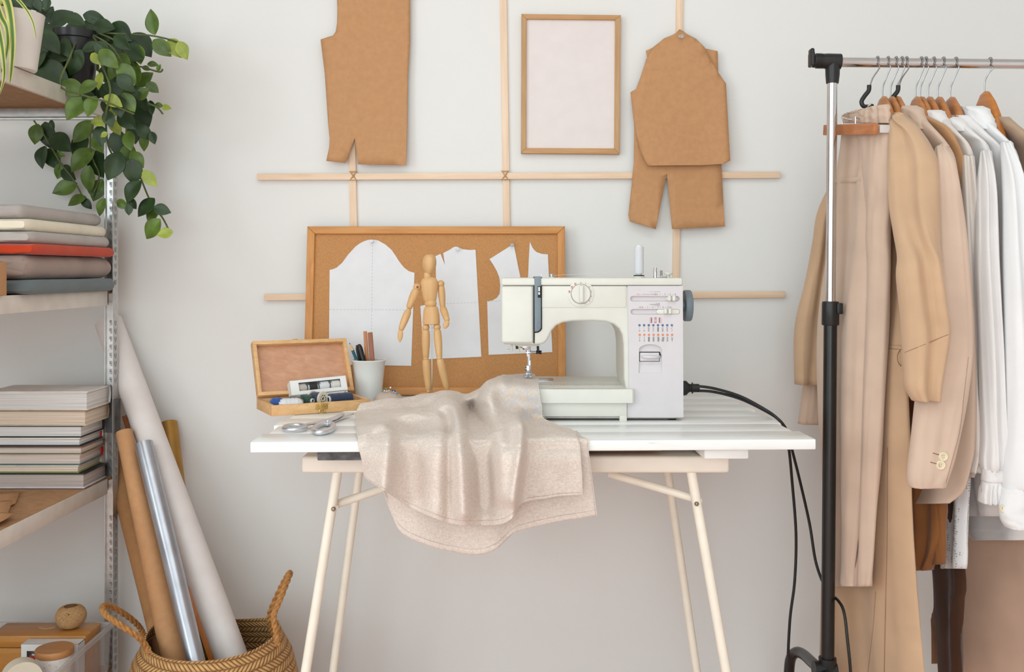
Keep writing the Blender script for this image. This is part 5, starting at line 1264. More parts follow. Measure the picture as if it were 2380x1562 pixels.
spool('dark blue thread spool inside the white case in the clear bin', Vector(((wx0*.75+wx1*1.25)/2, D0+.0142, zi+.004)), (0, 0, 1), .0125, .088, navy2, ceramic, 'spools in the clear bin')
cn = P(133, 0, 2.25); cn.z = zi; cn.x -= .006; zl = P(0, 1521, 2.25).z
cs = thing('speckled_canister', 'speckled white canister with round wooden lid in the clear bin', 'canister', cn)
def speck():
    m, nt, b = base_mat('speckled', .4)
    v = nd(nt, 'ShaderNodeTexNoise'); v.inputs['Scale'].default_value = 330; v.inputs['Detail'].default_value = 1
    nt.links.new(coords(nt), v.inputs['Vector']); nt.links.new(ramp(nt, v.outputs['Fac'], [(.28, (70, 66, 64)), (.33, (226, 221, 216)), (1, (230, 226, 222))]), b.inputs['Base Color']); return m
hh = zl-zi
obj('canister_body', MB().lathe([(.0001, 0), (.036, 0), (.0385, .003), (.0395, hh), (.0375, hh), (.036, .006), (.0001, .005)], cn, (0, 0, 1), 40), speck(), cs)
obj('wooden_lid', MB().lathe([(.0001, hh-.006), (.0368, hh-.006), (.0368, hh+.0005), (.0405, hh+.0008), (.0412, hh+.002), (.0412, hh+.014), (.0400, hh+.0155), (.0001, hh+.0155)], cn, (0, 0, 1), 48), wood('lid_wood', (176, 118, 66), (198, 142, 88), 'X', .8, .45), cs)
tr = P(48, 0, 2.17); rt = .040; tr.z = zi+rt+.03
o = thing('paper_roll', 'cream paper tape roll at the bottom left in the clear bin', 'roll', tr)
ax = Vector((.55, -.83, 0)).normalized()
zc = P(0, 1536, 2.15).z-rt; tr.z = zc
obj('rolled_tape', MB().lathe([(.018, 0), (rt, 0), (rt, .035), (.018, .035), (.018, .0001)], tr, ax, 44, caps=False), plain('cream_tape', (232, 222, 200), .7, var=.02), o)
obj('tube_core', MB().lathe([(.0155, -.0005), (.018, -.0005), (.018, .0355), (.0155, .0355), (.0155, 0)], tr, ax, 32, caps=False), kraft, o)
o = obj('craft_basket', MB().box((tr.x-.02, tr.y+.02, (zi+zc-rt)/2), (.11, .10, zc-rt-zi-.001), None, .004), cardw); o.name = 'card_box'; tag(o, 'low white card box under the cream tape roll in the clear bin', 'box')

# ================================================================= WOVEN BASKET WITH ROLLS
def weave_mat(name, dark, light, rows_, cols_):
    m, nt, b = base_mat(name, .75)
    uv = nd(nt, 'ShaderNodeUVMap', uv_map='weave'); sx = nd(nt, 'ShaderNodeSeparateXYZ'); nt.links.new(uv.outputs['UV'], sx.inputs['Vector'])
    def mt(op, a, b2=None, c=None):
        n = nd(nt, 'ShaderNodeMath', operation=op)
        for i, q in enumerate((a, b2, c)):
            if q is None: continue
            if isinstance(q, (int, float)): n.inputs[i].default_value = q
            else: nt.links.new(q, n.inputs[i])
        return n.outputs[0]
    v = mt('MULTIPLY', sx.outputs['Y'], rows_); fl = mt('FLOOR', v); fv = mt('FRACT', v)
    sg = mt('SUBTRACT', mt('MULTIPLY', mt('MODULO', fl, 2), 2), 1)
    u = mt('ADD', mt('MULTIPLY', sx.outputs['X'], cols_), mt('MULTIPLY', sg, mt('MULTIPLY', fv, 1.5)))
    fu = mt('FRACT', u); hu = mt('SINE', mt('MULTIPLY', fu, PI)); hv = mt('SINE', mt('MULTIPLY', fv, PI))
    hgt = mt('MULTIPLY', mt('POWER', hu, .5), mt('POWER', hv, .35))
    wn = nd(nt, 'ShaderNodeTexNoise'); wn.inputs['Scale'].default_value = 90; wn.inputs['Detail'].default_value = 3; nt.links.new(coords(nt), wn.inputs['Vector'])
    hg = mt('MULTIPLY_ADD', wn.outputs['Fac'], .5, mt('MULTIPLY', hgt, .7))
    nt.links.new(ramp(nt, hg, [(.25, dark), (.6, tuple((a+c)/2 for a, c in zip(dark, light))), (.95, light)]), b.inputs['Base Color'])
    bump(nt, b, hgt, .9, .004); return m
bmat = weave_mat('seagrass', (122, 78, 40), (218, 172, 112), 38, 92)
bc = Vector(((496-CX)*2.27/F, 2.27, 0))
bk = thing('woven_basket', 'round woven seagrass basket with rope handles on the floor by the shelf', 'basket', bc)
prof = [(.120, .0), (.150, .02), (.180, .06), (.192, .10), (.190, .145), (.178, .19), (.160, .222), (.151, .240), (.1495, .246), (.146, .246), (.148, .238), (.155, .222), (.172, .19), (.184, .145), (.186, .10), (.174, .06), (.144, .022), (.115, .004), (.02, .003)]
n = 96; rings = []
for r, z in prof:
    ring = []
    for k in range(n):
        a = 2*PI*k/n
        hz_ = 1+0*a; dz = (z/.246)*(.010*math.cos(2*(a-PI/2))*-1+.004*math.sin(3*a))
        ring.append(bc+Vector((r*math.cos(a)*1.0, r*math.sin(a)*.95, max(0, z+dz))))
    rings.append(ring)
me_b = MB().loft(rings, caps=True)
o = obj('basket_body', me_b, bmat, bk, angle=60)
L = [0]
for (a, b1), (c, d1) in zip(prof, prof[1:]): L.append(L[-1]+math.hypot(c-a, d1-b1))
uvl = o.data.uv_layers.new(name='weave')
W = WM['woven_basket']
for p in o.data.polygons:
    us = []
    for li in p.loop_indices:
        vi = o.data.loops[li].vertex_index; ri, k = divmod(vi, n); us.append([k/n, L[ri]/L[-1]*1.0])
    if max(u[0] for u in us)-min(u[0] for u in us) > .5:
        for u in us:
            if u[0] < .5: u[0] += 1
    for li, u in zip(p.loop_indices, us): uvl.data[li].uv = u
rope = plain('seagrass_rope', (176, 124, 68), .75, var=.14, scale=120, bmp=.3, bscale=300)
def ropeh(pts, r=.0062):
    c = crom([P(*q) for q in pts], 10); m = MB()
    for ph in (0, 2*PI/3, 4*PI/3):
        s_ = []
        for i, p in enumerate(c):
            t = (c[min(i+1, len(c)-1)]-c[max(i-1, 0)]).normalized(); x = t.cross(Vector((.2, .9, .3))).normalized(); y = t.cross(x); a = ph+i*.62
            s_.append(p+x*(r*.55*math.cos(a))+y*(r*.55*math.sin(a)))
        m.tube(s_, r*.62, 8)
    return m
obj('rope_handle', ropeh([(352, 1540, 2.17), (343, 1508, 2.185), (318, 1478, 2.16), (275, 1450, 2.14), (248, 1430, 2.14), (238, 1413, 2.16), (252, 1408, 2.21), (285, 1425, 2.27), (315, 1448, 2.33), (330, 1468, 2.36), (337, 1490, 2.36)]), rope, bk)
obj('rope_handle', ropeh([(645, 1500, 2.165), (642, 1470, 2.17), (636, 1432, 2.17), (652, 1390, 2.19), (668, 1350, 2.22), (674, 1332, 2.25), (664, 1345, 2.28), (644, 1385, 2.31), (627, 1428, 2.34), (630, 1460, 2.36), (640, 1480, 2.365)]), rope, bk)
def roll(name, label, cat, a, b2, ra, rb, mat, hole=True, extra=None, grp='rolls standing in the basket'):
    A, B = P(*a), P(*b2); d = (B-A).normalized(); B = B+d*(.07 if B.z > .1 else 0); L = (B-A).length
    t = thing(name, label, cat, B, grp)
    n = 32; x = d.cross(Vector((0, 1, 0))).normalized(); y = x.cross(d)
    def ring(s, r, sp=0): return [A+d*s+x*((r+sp*k/n)*math.cos(2*PI*k/n))+y*((r+sp*k/n)*math.sin(2*PI*k/n)) for k in range(n)]
    wob = lambda i: 1+.002*math.sin(i*2.1)
    m = MB(); rr_ = [ring(.02, ra*.86), ring(0, ra*.86), ring(0, ra)]+[ring(L*i/12, (ra+(rb-ra)*i/12)*wob(i)) for i in range(1, 12)]+[ring(L, rb), ring(L, rb*.8)]
    m.loft(rr_, caps=True); obj('rolled_sheet', m, mat, t, angle=50)
    return t
silver = plain('silver_foil', (178, 182, 190), .3, .75, var=.05, scale=18)
gold = plain('gold_paper', (164, 120, 48), .42, .35, var=.05)
white_roll = plain('white_roll', (230, 222, 218), .6, var=.015)
roll('paper_roll', 'large white paper roll leaning from the basket up behind the shelf post', 'roll', (252, 748, 2.583), (541, 1535, 2.29), .0345, .0365, white_roll)
roll('paper_roll', 'brown kraft paper roll nearest the shelf post in the basket', 'roll', (288, 1003, 2.44), (405, 1535, 2.25), .0195, .029, kraft)
roll('foil_roll', 'shiny silver foil roll leaning in the basket between brown and white rolls', 'roll', (334, 1031, 2.405), (456, 1540, 2.195), .0215, .0195, silver)
roll('gold_roll', 'dull gold paper roll standing behind the large white roll', 'roll', (392, 984, 2.585), (456, 1520, 2.31), .0225, .0225, gold)
roll('paper_roll', 'darker brown paper roll half hidden behind the kraft roll', 'roll', (270, 1062, 2.575), (386, 1525, 2.31), .028, .026, kraft_dark)
o = obj('wooden_stick', MB().boxp(P(289, 966, 2.50), P(392, 1330, 2.37), .0125, .006, .002, up=(0, -1, 0)), rosewood); tag(o, 'brown wooden stick rising between the kraft roll and the white roll', 'stick')
o = obj('wooden_ruler', MB().boxp(P(440, 1365, 2.33), P(500, 1545, 2.285), .022, .004, .0008, up=(0, -1, 0)), wood('slat_orange', (186, 106, 48), (206, 128, 66), 'Z', 1, .45)); tag(o, 'orange wooden slat in the basket beside the silver foil roll', 'ruler')
o = obj('cardboard_strip', MB().boxp(P(452, 1380, 2.36), P(512, 1545, 2.30), .012, .003, .0008, up=(0, -1, 0)), plain('dark_card', (60, 40, 30), .7)); tag(o, 'thin dark strip in the basket between orange slat and white roll', 'strip')
# ================================================================= CLOTHES RACK
rk = thing('clothes_rack', 'chrome and black clothes rail with hanging garments on the right', 'clothes rack', P(1924, 1562, 2.15)); 
DR = 2.15
def Rp(x, y, D=DR): return P(x, y, D)
bar_a, bar_b = Rp(1945, 144.5), P(2380, 149, 2.172); bar_e = bar_a+(bar_b-bar_a)*1.75
obj('top_bar', MB().tube([bar_a, bar_e], .0107, 24), chrome, rk)
def ypole(y): return Rp(1934.5-(y-195)*.0082, y)
obj('upper_post', MB().tube([ypole(160), ypole(735)], .0108, 24), chrome, rk)
obj('lower_post', MB().tube([ypole(750), ypole(1565)], .0142, 24), black_paint, rk)
c0, c1 = ypole(700), ypole(757)
cl = obj('collar', MB().lathe([(.0112, 0), (.0172, .001), (.0185, .003), (.0182, .048), (.0172, (c0-c1).length-.001), (.0112, (c0-c1).length)], c1, c0-c1, 24), black_plastic, rk)
obj('release_button', MB().box((c0+c1)/2+Vector((.0155, -.010, .011)), (.013, .016, .024), None, .002), black_plastic, cl)
# tee joint with end cap
t0, t1 = Rp(1884, 141), Rp(1953, 143.5)
tj = obj('tee_joint', MB().tube([t0+Vector((.006, 0, 0)), t0.lerp(t1, .3), t0.lerp(t1, .55), t1], [.0150, .0153, .0168, .0172], 24).tube([Rp(1935, 145), Rp(1935, 175), ypole(194)], [.0158, .0150, .0132], 24), black_plastic, rk)
m = MB(); m.box(t0+Vector((.002, 0, .002)), (.008, .030, .030), None, .003, 3); m.box(t0+Vector((.002, 0, .014)), (.009, .022, .024), None, .0042, 4); obj('end_cap', m, black_plastic, tj)
for k in range(4):
    p = t0.lerp(t1, .20+.06*k); obj('grip_ring', MB().tube([p-Vector((.001, 0, 0)), p+Vector((.001, 0, 0))], .0164, 24), black_plastic, tj)
# base: bent foot tube running back from the post joint, down to castors
jb = ypole(1548)
obj('base_joint', MB().tube([jb+Vector((-.030, 0, -.008)), jb+Vector((.018, 0, -.010))], .019, 16).tube([jb+Vector((0, 0, .018)), jb+Vector((0, 0, -.045))], .019, 16), black_plastic, rk)
ft = MB().tube(crom([P(1835, 1760, 2.40), P(1832, 1640, 2.40), P(1834, 1560, 2.40), P(1839, 1528, 2.39), P(1852, 1516, 2.37), P(1868, 1522, 2.33), P(1888, 1540, 2.25), P(1912, 1562, 2.16)], 6), .0125, 16); obj('foot', ft, black_paint, rk)
ft = MB().tube(crom([P(1912, 1562, 2.16), P(1935, 1600, 2.05), P(1950, 1640, 1.97), P(1958, 1700, 1.93), P(1958, 1820, 1.92)], 6), .0125, 16); obj('foot', ft, black_paint, rk)
def castor(p):
    obj('castor', MB().tube([Vector((p.x-.012, p.y, .024)), Vector((p.x+.012, p.y, .024))], .024, 20).box((p.x, p.y, .055), (.022, .022, .03), None, .003), black_plastic, rk)
castor(P(1835, 1730, 2.40)); castor(P(1958, 1800, 1.92))
# post at the far end of the rail, beyond the picture
q = bar_e-Vector((.05, 0, 0)); obj('upper_post', MB().tube([q, Vector((q.x, q.y, .62))], .0108, 20), chrome, rk); obj('lower_post', MB().tube([Vector((q.x, q.y, .64)), Vector((q.x, q.y, .06))], .0142, 20), black_paint, rk)
obj('lower_bar', MB().tube([Vector((jb.x+.02, DR, .06)), Vector((q.x, q.y, .06))], .009, 14), black_paint, rk)

# ================================================================= HANGERS
hook_wire = plain('hook_wire', (158, 158, 160), .3, 1.0, var=.02)
def hook(px, ybar=140):
    """wire hook over the rail; returns the point where the wire enters the hanger"""
    x = (px-CX)*DR/F; k = (x-bar_a.x)/(bar_b.x-bar_a.x); b = bar_a.lerp(bar_b, k); r = .0132
    pts = []
    for a in range(-40, 200, 20):
        aa = math.radians(a); pts.append(Vector((x+.002*math.sin(aa), b.y-r*math.cos(aa), b.z+r*math.sin(aa))))
    return b, pts
def wood_hanger(px, label, hz=222, tone=None, tilt=0.0):
    b, pts = hook(px)
    z0 = P(0, hz, DR).z
    t = thing('wooden_hanger', label, 'hanger', (b.x, b.y, z0-.10), 'wooden hangers on the rail')
    x = b.x-.009
    low = [Vector((x, b.y+.002, z0-.003)), Vector((x, b.y+.001, z0+.018)), Vector((x+.004, b.y-.006, z0+.036)), Vector((b.x+.003, b.y-.0125, b.z-.012))]
    obj('hook', MB().tube(crom(low+pts[1:][:10], 3), .0016, 8), hook_wire, t)
    obj('hook_tip', MB().ell(pts[10], (.0024,)*3, 10, 8), hook_wire, t)
    R_ = []; n = 16
    half = [(.078, -.118, .008, .012), (.071, -.100, .012, .016), (.062, -.076, .016, .018), (.053, -.051, .020, .017), (.038, -.025, .024, .0145), (.018, -.004, .026, .0115)]
    path = [(-u, *r) for u, *r in half]+[(0, 0, .026, .0115)]+[(u, *r) for u, *r in half[::-1]]
    for u, dz, hh, ww in path:
        d = -u; xx = x+tilt*d*.0+(.00)*u
        bow = .014*(abs(u)/.2)**1.6
        R_.append([Vector((xx+bow+ww*.55*math.cos(2*PI*k/n), b.y+u, z0+dz-hh+hh*math.sin(2*PI*k/n)*1.0)) for k in range(n)])
    obj('hanger_arm', MB().loft(R_), tone or hanger_wood, t)
    return t
def clip_hanger(px, label):
    b, pts = hook(px)
    t = thing('clip_hanger', label, 'hanger', (b.x, b.y, b.z-.15), 'clip hangers on the rail'); x = b.x-.016
    z0 = b.z-.055
    obj('hook', MB().tube(crom([Vector((x, b.y, z0-.004)), Vector((x+.006, b.y-.004, z0+.02)), Vector((b.x+.002, b.y-.012, b.z-.014))]+pts[1:][:10], 3), .0016, 8), hook_wire, t)
    obj('hook_tip', MB().ell(pts[10], (.0024,)*3, 10, 8), hook_wire, t)
    m = MB(); m.tube(crom([Vector((x, b.y, z0+.006)), Vector((x-.001, b.y, z0-.006)), Vector((x-.010, b.y, z0-.018)), Vector((x-.0165, b.y, z0-.030)), Vector((x-.012, b.y, z0-.040)), Vector((x+.002, b.y, z0-.041)), Vector((x+.006, b.y, z0-.036))], 5), .0048, 12); obj('latch_arm', m, black_plastic, t)
    return t, Vector((x, b.y, z0))

# ================================================================= GARMENTS
def loftg(name, rows, par, mat, t=.03, folds=(), sub=5, n=56, cap=False, label=None, amp=1.0, ph=0, solid=.0012, openend=True):
    """rows: (y, x_far, D_far, x_near, D_near[, thickness]); far/near are the two edges seen in the picture.
    Each row is one closed ring around the garment, given depth across its plane."""
    R = [Vector((r[0], r[1], r[2], r[3], r[4], (r[5] if len(r) > 5 else t), (r[6] if len(r) > 6 else 0))) for r in rows]
    if name == 'sleeve':        # rounded shoulder
        r = R[0]; dx = r[3]-r[1]
        for up, k in ((4, .62), (8, .08)):
            c = (r[1]+r[3])/2+dx*.12; R.insert(0, Vector((r[0]-up*(1+dx/60), c-dx*k/2, r[2], c+dx*k/2, r[4], r[5]*k, r[6])))
    R = crom(R, sub); rings = []; N = len(R)
    for i, r in enumerate(R):
        A, B = P(r[1], r[0]+r[6], r[2]), P(r[3], r[0], r[4]); c = (A+B)/2; a = (B-A)/2
        d = a.normalized(); nn = Vector((0, 0, 1)).cross(Vector((d.x, d.y, 0)).normalized()); s = i/(N-1); th = r[5]/2; ring = []
        for k in range(n):
            q = 2*PI*k/n; C, Sn = math.cos(q), math.sin(q)
            C = math.copysign(abs(C)**.75, C); u = C
            off = Sn*th
            for f, A_, p0, s0, s1 in folds:
                g = max(0, min(1, (s-s0)/max(1e-4, s1-s0))) if s1 > s0 else 1
                off += A_*amp*g*math.sin(f*u+p0+ph+.8*math.sin(2.2*s+p0))*(1-abs(C)**6)
            off += .003*noise.noise(Vector((u*2.2+ph, s*5+ph*3, (1 if Sn > 0 else -1)*.7+ph)))
            off += .0014*noise.noise(Vector((u*6.5+ph*2, s*13+ph, (1 if Sn > 0 else -1)*1.7)))+.0022*noise.noise(Vector((u*5+s*6, s*9-u*4+ph, (1 if Sn > 0 else -1)*2.3)))
            ring.append(c+a*C+nn*off)
        rings.append(ring)
    o = obj(name, MB().loft(rings, caps=True, capend=not openend), mat, par, angle=180, solid=solid, label=label)
    return o, rings
def gthing(name, label, cat, px, y=700, D=2.15): return thing(name, label, cat, P(px, y, D), 'garments on the clothes rack')
FO = ((6, .006, 0, .0, .5), (11, .004, 1.3, .25, .9))
beige = cloth('beige_suiting', (206, 180, 160), .035, bmp=.12, slub=.06)
tan = cloth('tan_suiting', (202, 168, 136), .035, bmp=.15, slub=.1)
blazer_m = cloth('blazer_suiting', (212, 186, 166), .03, bmp=.12, slub=.06)
camel = cloth('camel_suede', (188, 144, 102), .05, bmp=.2)
rust = cloth('rust_suede', (140, 92, 54), .06, bmp=.3)
white_c = cloth('white_cotton', (232, 228, 226), .02, bmp=.12, slub=.05)
white_d = cloth('bright_white_cotton', (238, 238, 238), .015, bmp=.1, slub=.04)
ivory_c = cloth('ivory_cotton', (228, 218, 210), .02, bmp=.12, slub=.05)
taupe = cloth('taupe_wool', (216, 180, 156), .035, bmp=.15, slub=.06)
taupe_top = cloth('taupe_jersey', (184, 156, 132), .035, bmp=.15, slub=.06)
brown_d = cloth('dark_brown', (74, 48, 34), .08, bmp=.15)
brown_m = cloth('mid_brown', (150, 112, 84), .06, bmp=.15)

from mathutils.bvhtree import BVHTree
def onto(o, px, py, lift=.0006, fallback=2.0):
    """point of a garment's surface seen at a pixel, lifted slightly towards the viewer's side"""
    W = WM[o.name]; t = BVHTree.FromPolygons([W @ v.co for v in o.data.vertices], [tuple(p.vertices) for p in o.data.polygons])
    d = Vector(((px-CX)/F, 1, -(py-HY)/F)); h = t.ray_cast(Vector((0, 0, ZC)), d.normalized())
    if h[0] is None: return P(px, py, fallback)
    n = h[1] if h[1].dot(d) < 0 else -h[1]
    return h[0]+n*lift
def seam(o, pts, r, name, par, mat, sub=6):
    m = MB(); m.tube([onto(o, x, y) for x, y in [tuple(v) for v in crom([Vector(p) for p in pts], sub)]], r, 5); obj(name, m, mat, par)
# ---- 1 beige trousers in the wooden clamp
g = gthing('trousers', 'beige elastic waist trousers clamped in front beside the rack post', 'trousers', 1990)
tl, _ = loftg('trouser_leg', [(290, 1961, 2.25, 2040, 2.10, .030), (345, 1955, 2.25, 2042, 2.09, .034), (420, 1945, 2.26, 2040, 2.085, .036), (520, 1936, 2.26, 2035, 2.08, .036), (650, 1917, 2.27, 2028, 2.08, .036), (780, 1903, 2.275, 2020, 2.08, .036), (950, 1903, 2.28, 2012, 2.085, .034), (1100, 1914, 2.27, 2004, 2.09, .032), (1250, 1932, 2.25, 1994, 2.10, .030), (1340, 1940, 2.24, 1985, 2.12, .028), (1363, 1942, 2.24, 1984, 2.12, .028)], g, beige, folds=((5, .007, .6, 0, .4), (9, .004, 2, .3, .9)))
loftg('trouser_leg', [(290, 2000, 2.14, 2064, 2.035, .03), (345, 2002, 2.14, 2067, 2.03, .034), (420, 2004, 2.14, 2069, 2.03, .036), (470, 2004, 2.14, 2069, 2.03, .036), (540, 2003, 2.14, 2062, 2.035, .036), (640, 2002, 2.14, 2063, 2.035, .036), (800, 2000, 2.14, 2057, 2.04, .036), (1000, 1996, 2.14, 2046, 2.045, .034), (1150, 1992, 2.14, 2036, 2.05, .03), (1300, 1986, 2.14, 2026, 2.055, .026), (1363, 1985, 2.14, 2022, 2.06, .026)], g, beige, folds=((4, .005, 2.2, 0, .3),), ph=1)
m_w = MB(); rings = []
wb, _ = loftg('waistband', [(243, 1966, 2.245, 2061, 2.04, .034, 24), (250, 1963, 2.248, 2064, 2.035, .036, 20), (270, 1963, 2.25, 2065, 2.032, .036), (286, 1962, 2.25, 2065, 2.032, .034)], g, beige, folds=((26, .0022, 0, 0, 0), (41, .0012, 1, 0, 0)), n=140, openend=False)
c_ = [onto(tl, x, y) for x, y in ((1955, 420), (1978, 418), (2004, 414))]
m = MB(); m.tube(c_, .0034, 8); m.v = [c_[0]+Vector(((v-c_[0]).x, (v-c_[0]).y, (v-c_[0]).z*1.7)) for v in m.v]; obj('pocket_welt', m, beige, g)
seam(tl, [(2014, 310), (2011, 350), (2007, 405)], .0006, 'side_seam', g, brown_m)
h1, hp = clip_hanger(2039, 'clip hanger with wooden clamp bars holding the beige trousers')
ca, cb2 = P(1943, 303, 2.262), P(2064, 300, 2.028)
n_ = Vector((-(cb2-ca).y, (cb2-ca).x, 0)).normalized()
if n_.x > 0: n_ = -n_
obj('clamp_bar', MB().boxp(ca+n_*.026, cb2+n_*.026, .011, .0235, .002), clamp_wood, h1)
obj('clamp_bar', MB().boxp(ca-n_*.026, cb2-n_*.026+(cb2-ca).normalized()*.012, .011, .0235, .002), clamp_wood, h1)
obj('clamp_hinge', MB().boxp(cb2+n_*.018, cb2-n_*.02, .004, .016, .001), plain('clear_hinge', (206, 200, 196), .3), h1)
mid = ca.lerp(cb2, .5)
for s_ in (-1, 1):
    for e in (.36, .62):
        p = ca.lerp(cb2, e)-n_*(.026*-s_); m = MB().tube([hp+Vector((.002, (e-.5)*.05, -.036)), p.lerp(hp, .35)+Vector((0, 0, -.010)), p+Vector((0, 0, .026)), p+Vector((0, 0, .008))], .0016, 8); obj('clamp_wire', m, chrome, h1)
# ---- 2 tan belted dress / jumpsuit
g = gthing('dress', 'long tan dress with pointed short sleeves and waist seam behind the beige trousers', 'dress', 2064)
db, _ = loftg('dress_body', [(262, 2046, 2.19, 2092, 2.11, .03), (278, 2020, 2.25, 2112, 2.06, .03), (300, 2000, 2.30, 2134, 2.03, .032), (345, 1985, 2.34, 2163, 2.0, .034), (400, 1978, 2.35, 2168, 2.0, .036), (500, 1970, 2.35, 2150, 2.01, .036), (650, 1955, 2.34, 2125, 2.02, .034), (800, 1945, 2.32, 2106, 2.03, .032), (815, 1944, 2.32, 2105, 2.03, .032), (1000, 1928, 2.33, 2112, 2.025, .036), (1250, 1914, 2.35, 2123, 2.015, .040), (1562, 1908, 2.37, 2147, 2.0, .046), (1600, 1907, 2.37, 2150, 2.0, .046)], g, tan,
      folds=((5, .006, .5, .3, .8), (10, .006, 2.0, .5, 1.0)), n=72)
ds, _ = loftg('sleeve', [(272, 2076, 2.06, 2096, 2.02, .03), (285, 2074, 2.05, 2112, 2.0, .035), (305, 2071, 2.04, 2138, 1.985, .04), (345, 2068, 2.03, 2165, 1.965, .05), (385, 2067, 2.02, 2179, 1.95, .058), (480, 2070, 2.0, 2183, 1.935, .062), (550, 2078, 1.97, 2185, 1.93, .062), (600, 2086, 1.94, 2187, 1.93, .060), (640, 2085, 1.93, 2190, 1.93, .060), (720, 2093, 1.93, 2200, 1.93, .062), (775, 2098, 1.93, 2207, 1.93, .062), (850, 2103, 1.93, 2195, 1.93, .056), (900, 2106, 1.93, 2187, 1.93, .052), (931, 2122, 1.93, 2182, 1.93, .048)], g, tan, folds=((4, .007, 1.2, 0, .4), (7, .004, .2, .2, .6)))
loftg('sleeve', [(380, 1960, 2.36, 1985, 2.36, .04), (480, 1905, 2.38, 1950, 2.38, .05), (560, 1890, 2.385, 1938, 2.385, .05), (640, 1876, 2.39, 1928, 2.39, .05), (765, 1848, 2.39, 1918, 2.39, .05), (893, 1848, 2.39, 1902, 2.39, .045)], g, tan, folds=((4, .006, .2, 0, .4),))
seam(ds, [(2104, 819), (2150, 800), (2205, 777)], .0007, 'sleeve_seam', g, brown_m)
seam(db, [(2060, 808), (2076, 811), (2097, 812)], .0007, 'waist_seam', g, brown_m)
seam(db, [(2064, 1040), (2063, 1250), (2059, 1420), (2056, 1562)], .0011, 'pleat_shade', g, brown_m); seam(db, [(2036, 1375), (2030, 1460), (2018, 1562)], .0009, 'pleat_shade', g, brown_m)  # crease shade of the pleats laid on as brown strips
q0 = onto(db, 2093, 813); m = MB(); m.tube(crom([q0, q0+Vector((-.007, -.004, -.009)), q0+Vector((-.007, -.005, -.024)), q0+Vector((0, -.003, -.033))], 5), .0009, 6); obj('belt_loop', m, brown_m, g)
wood_hanger(2064, 'first wooden hanger on the rail, carrying the long tan dress')
# ---- 3 beige blazer
g = gthing('blazer', 'light beige blazer with two sleeve buttons hanging behind the tan dress', 'blazer', 2120)
loftg('blazer_body', [(262, 2078, 2.20, 2130, 2.09, .03), (300, 2048, 2.30, 2168, 2.03, .03), (340, 2030, 2.34, 2203, 2.005, .032), (380, 2022, 2.36, 2219, 1.995, .034), (480, 2018, 2.37, 2234, 2.0, .036), (600, 2015, 2.37, 2251, 2.0, .036), (800, 2014, 2.37, 2265, 2.0, .036), (1000, 2012, 2.38, 2266, 2.0, .038), (1080, 2012, 2.38, 2257, 2.0, .038), (1137, 2012, 2.38, 2241, 2.005, .038), (1170, 2012, 2.38, 2205, 2.03, .038)], g, blazer_m, folds=((4, .004, 0, 0, .5),))
bs, _ = loftg('sleeve', [(345, 2175, 2.0, 2205, 1.985, .03), (380, 2168, 1.985, 2221, 1.97, .04), (500, 2162, 1.975, 2240, 1.965, .045), (650, 2162, 1.97, 2254, 1.965, .046), (800, 2148, 1.965, 2259, 1.965, .046), (930, 2128, 1.955, 2246, 1.955, .046), (1050, 2115, 1.95, 2222, 1.95, .045), (1108, 2110, 1.945, 2205, 1.945, .044), (1131, 2114, 1.945, 2197, 1.945, .043)], g, blazer_m, folds=((3, .003, 0, 0, .4),))
loftg('sleeve', [(420, 1985, 2.40, 2010, 2.40, .03), (700, 1890, 2.43, 1930, 2.43, .045), (895, 1868, 2.435, 1915, 2.435, .045), (985, 1856, 2.435, 1910, 2.435, .04)], g, blazer_m)
loftg('collar', [(246, 2100, 2.17, 2118, 2.10, .034), (256, 2090, 2.19, 2132, 2.075, .044), (285, 2082, 2.22, 2146, 2.06, .046), (300, 2080, 2.23, 2150, 2.05, .04)], g, blazer_m)
button_m = plain('button_cream', (232, 220, 188), .35, var=.02)
def button(px, py, D, r, par, nm='button'):
    b = obj(nm, MB().lathe([(.0001, .0005), (r*.55, .0005), (r*.62, .0022), (r*.9, .0026), (r, .0014), (r, 0), (.0001, 0)], P(px, py, D), (0, -1, 0), 24), button_m, par)
    m = MB()
    for dx, dz in ((-1, -1), (1, -1), (-1, 1), (1, 1)): m.ell(P(px, py, D)+Vector((dx*r*.18, -.0006, dz*r*.18)), (r*.09,)*3, 8, 6)
    obj('button_hole', m, brown_m, b)
for x, y in ((2192, 1061), (2186, 1081)): button(x, y, onto(bs, x, y, .0004).y, .0093, g)
for x, y in ((2178, 1056), (2172, 1077)): seam(bs, [(x-10, y-3), (x-3, y-1), (x+4, y+1)], .0010, 'buttonhole', g, brown_m)
seam(bs, [(2250, 830), (2242, 900), (2230, 1000), (2212, 1070), (2198, 1122)], .0006, 'sleeve_seam', g, brown_m)
wood_hanger(2083, 'second wooden hanger on the rail, carrying the light beige blazer')
# ---- 4 camel shirt, rust hem
g = gthing('shirt', 'camel brown shirt showing as a thin strip behind the beige blazer shoulder', 'shirt', 2140)
loftg('shirt_body', [(270, 2105, 2.20, 2150, 2.09, .025), (300, 2088, 2.28, 2203, 2.04, .026), (360, 2075, 2.33, 2236, 2.03, .028), (420, 2070, 2.35, 2250, 2.03, .028), (500, 2066, 2.36, 2259, 2.035, .03), (610, 2064, 2.36, 2264, 2.04, .03), (640, 2066, 2.36, 2258, 2.05, .03), (900, 2080, 2.33, 2225, 2.08, .03), (1150, 2090, 2.30, 2200, 2.10, .03)], g, camel, folds=((4, .003, 0, 0, .5),))
wood_hanger(2097, 'third wooden hanger on the rail, carrying the camel brown shirt')
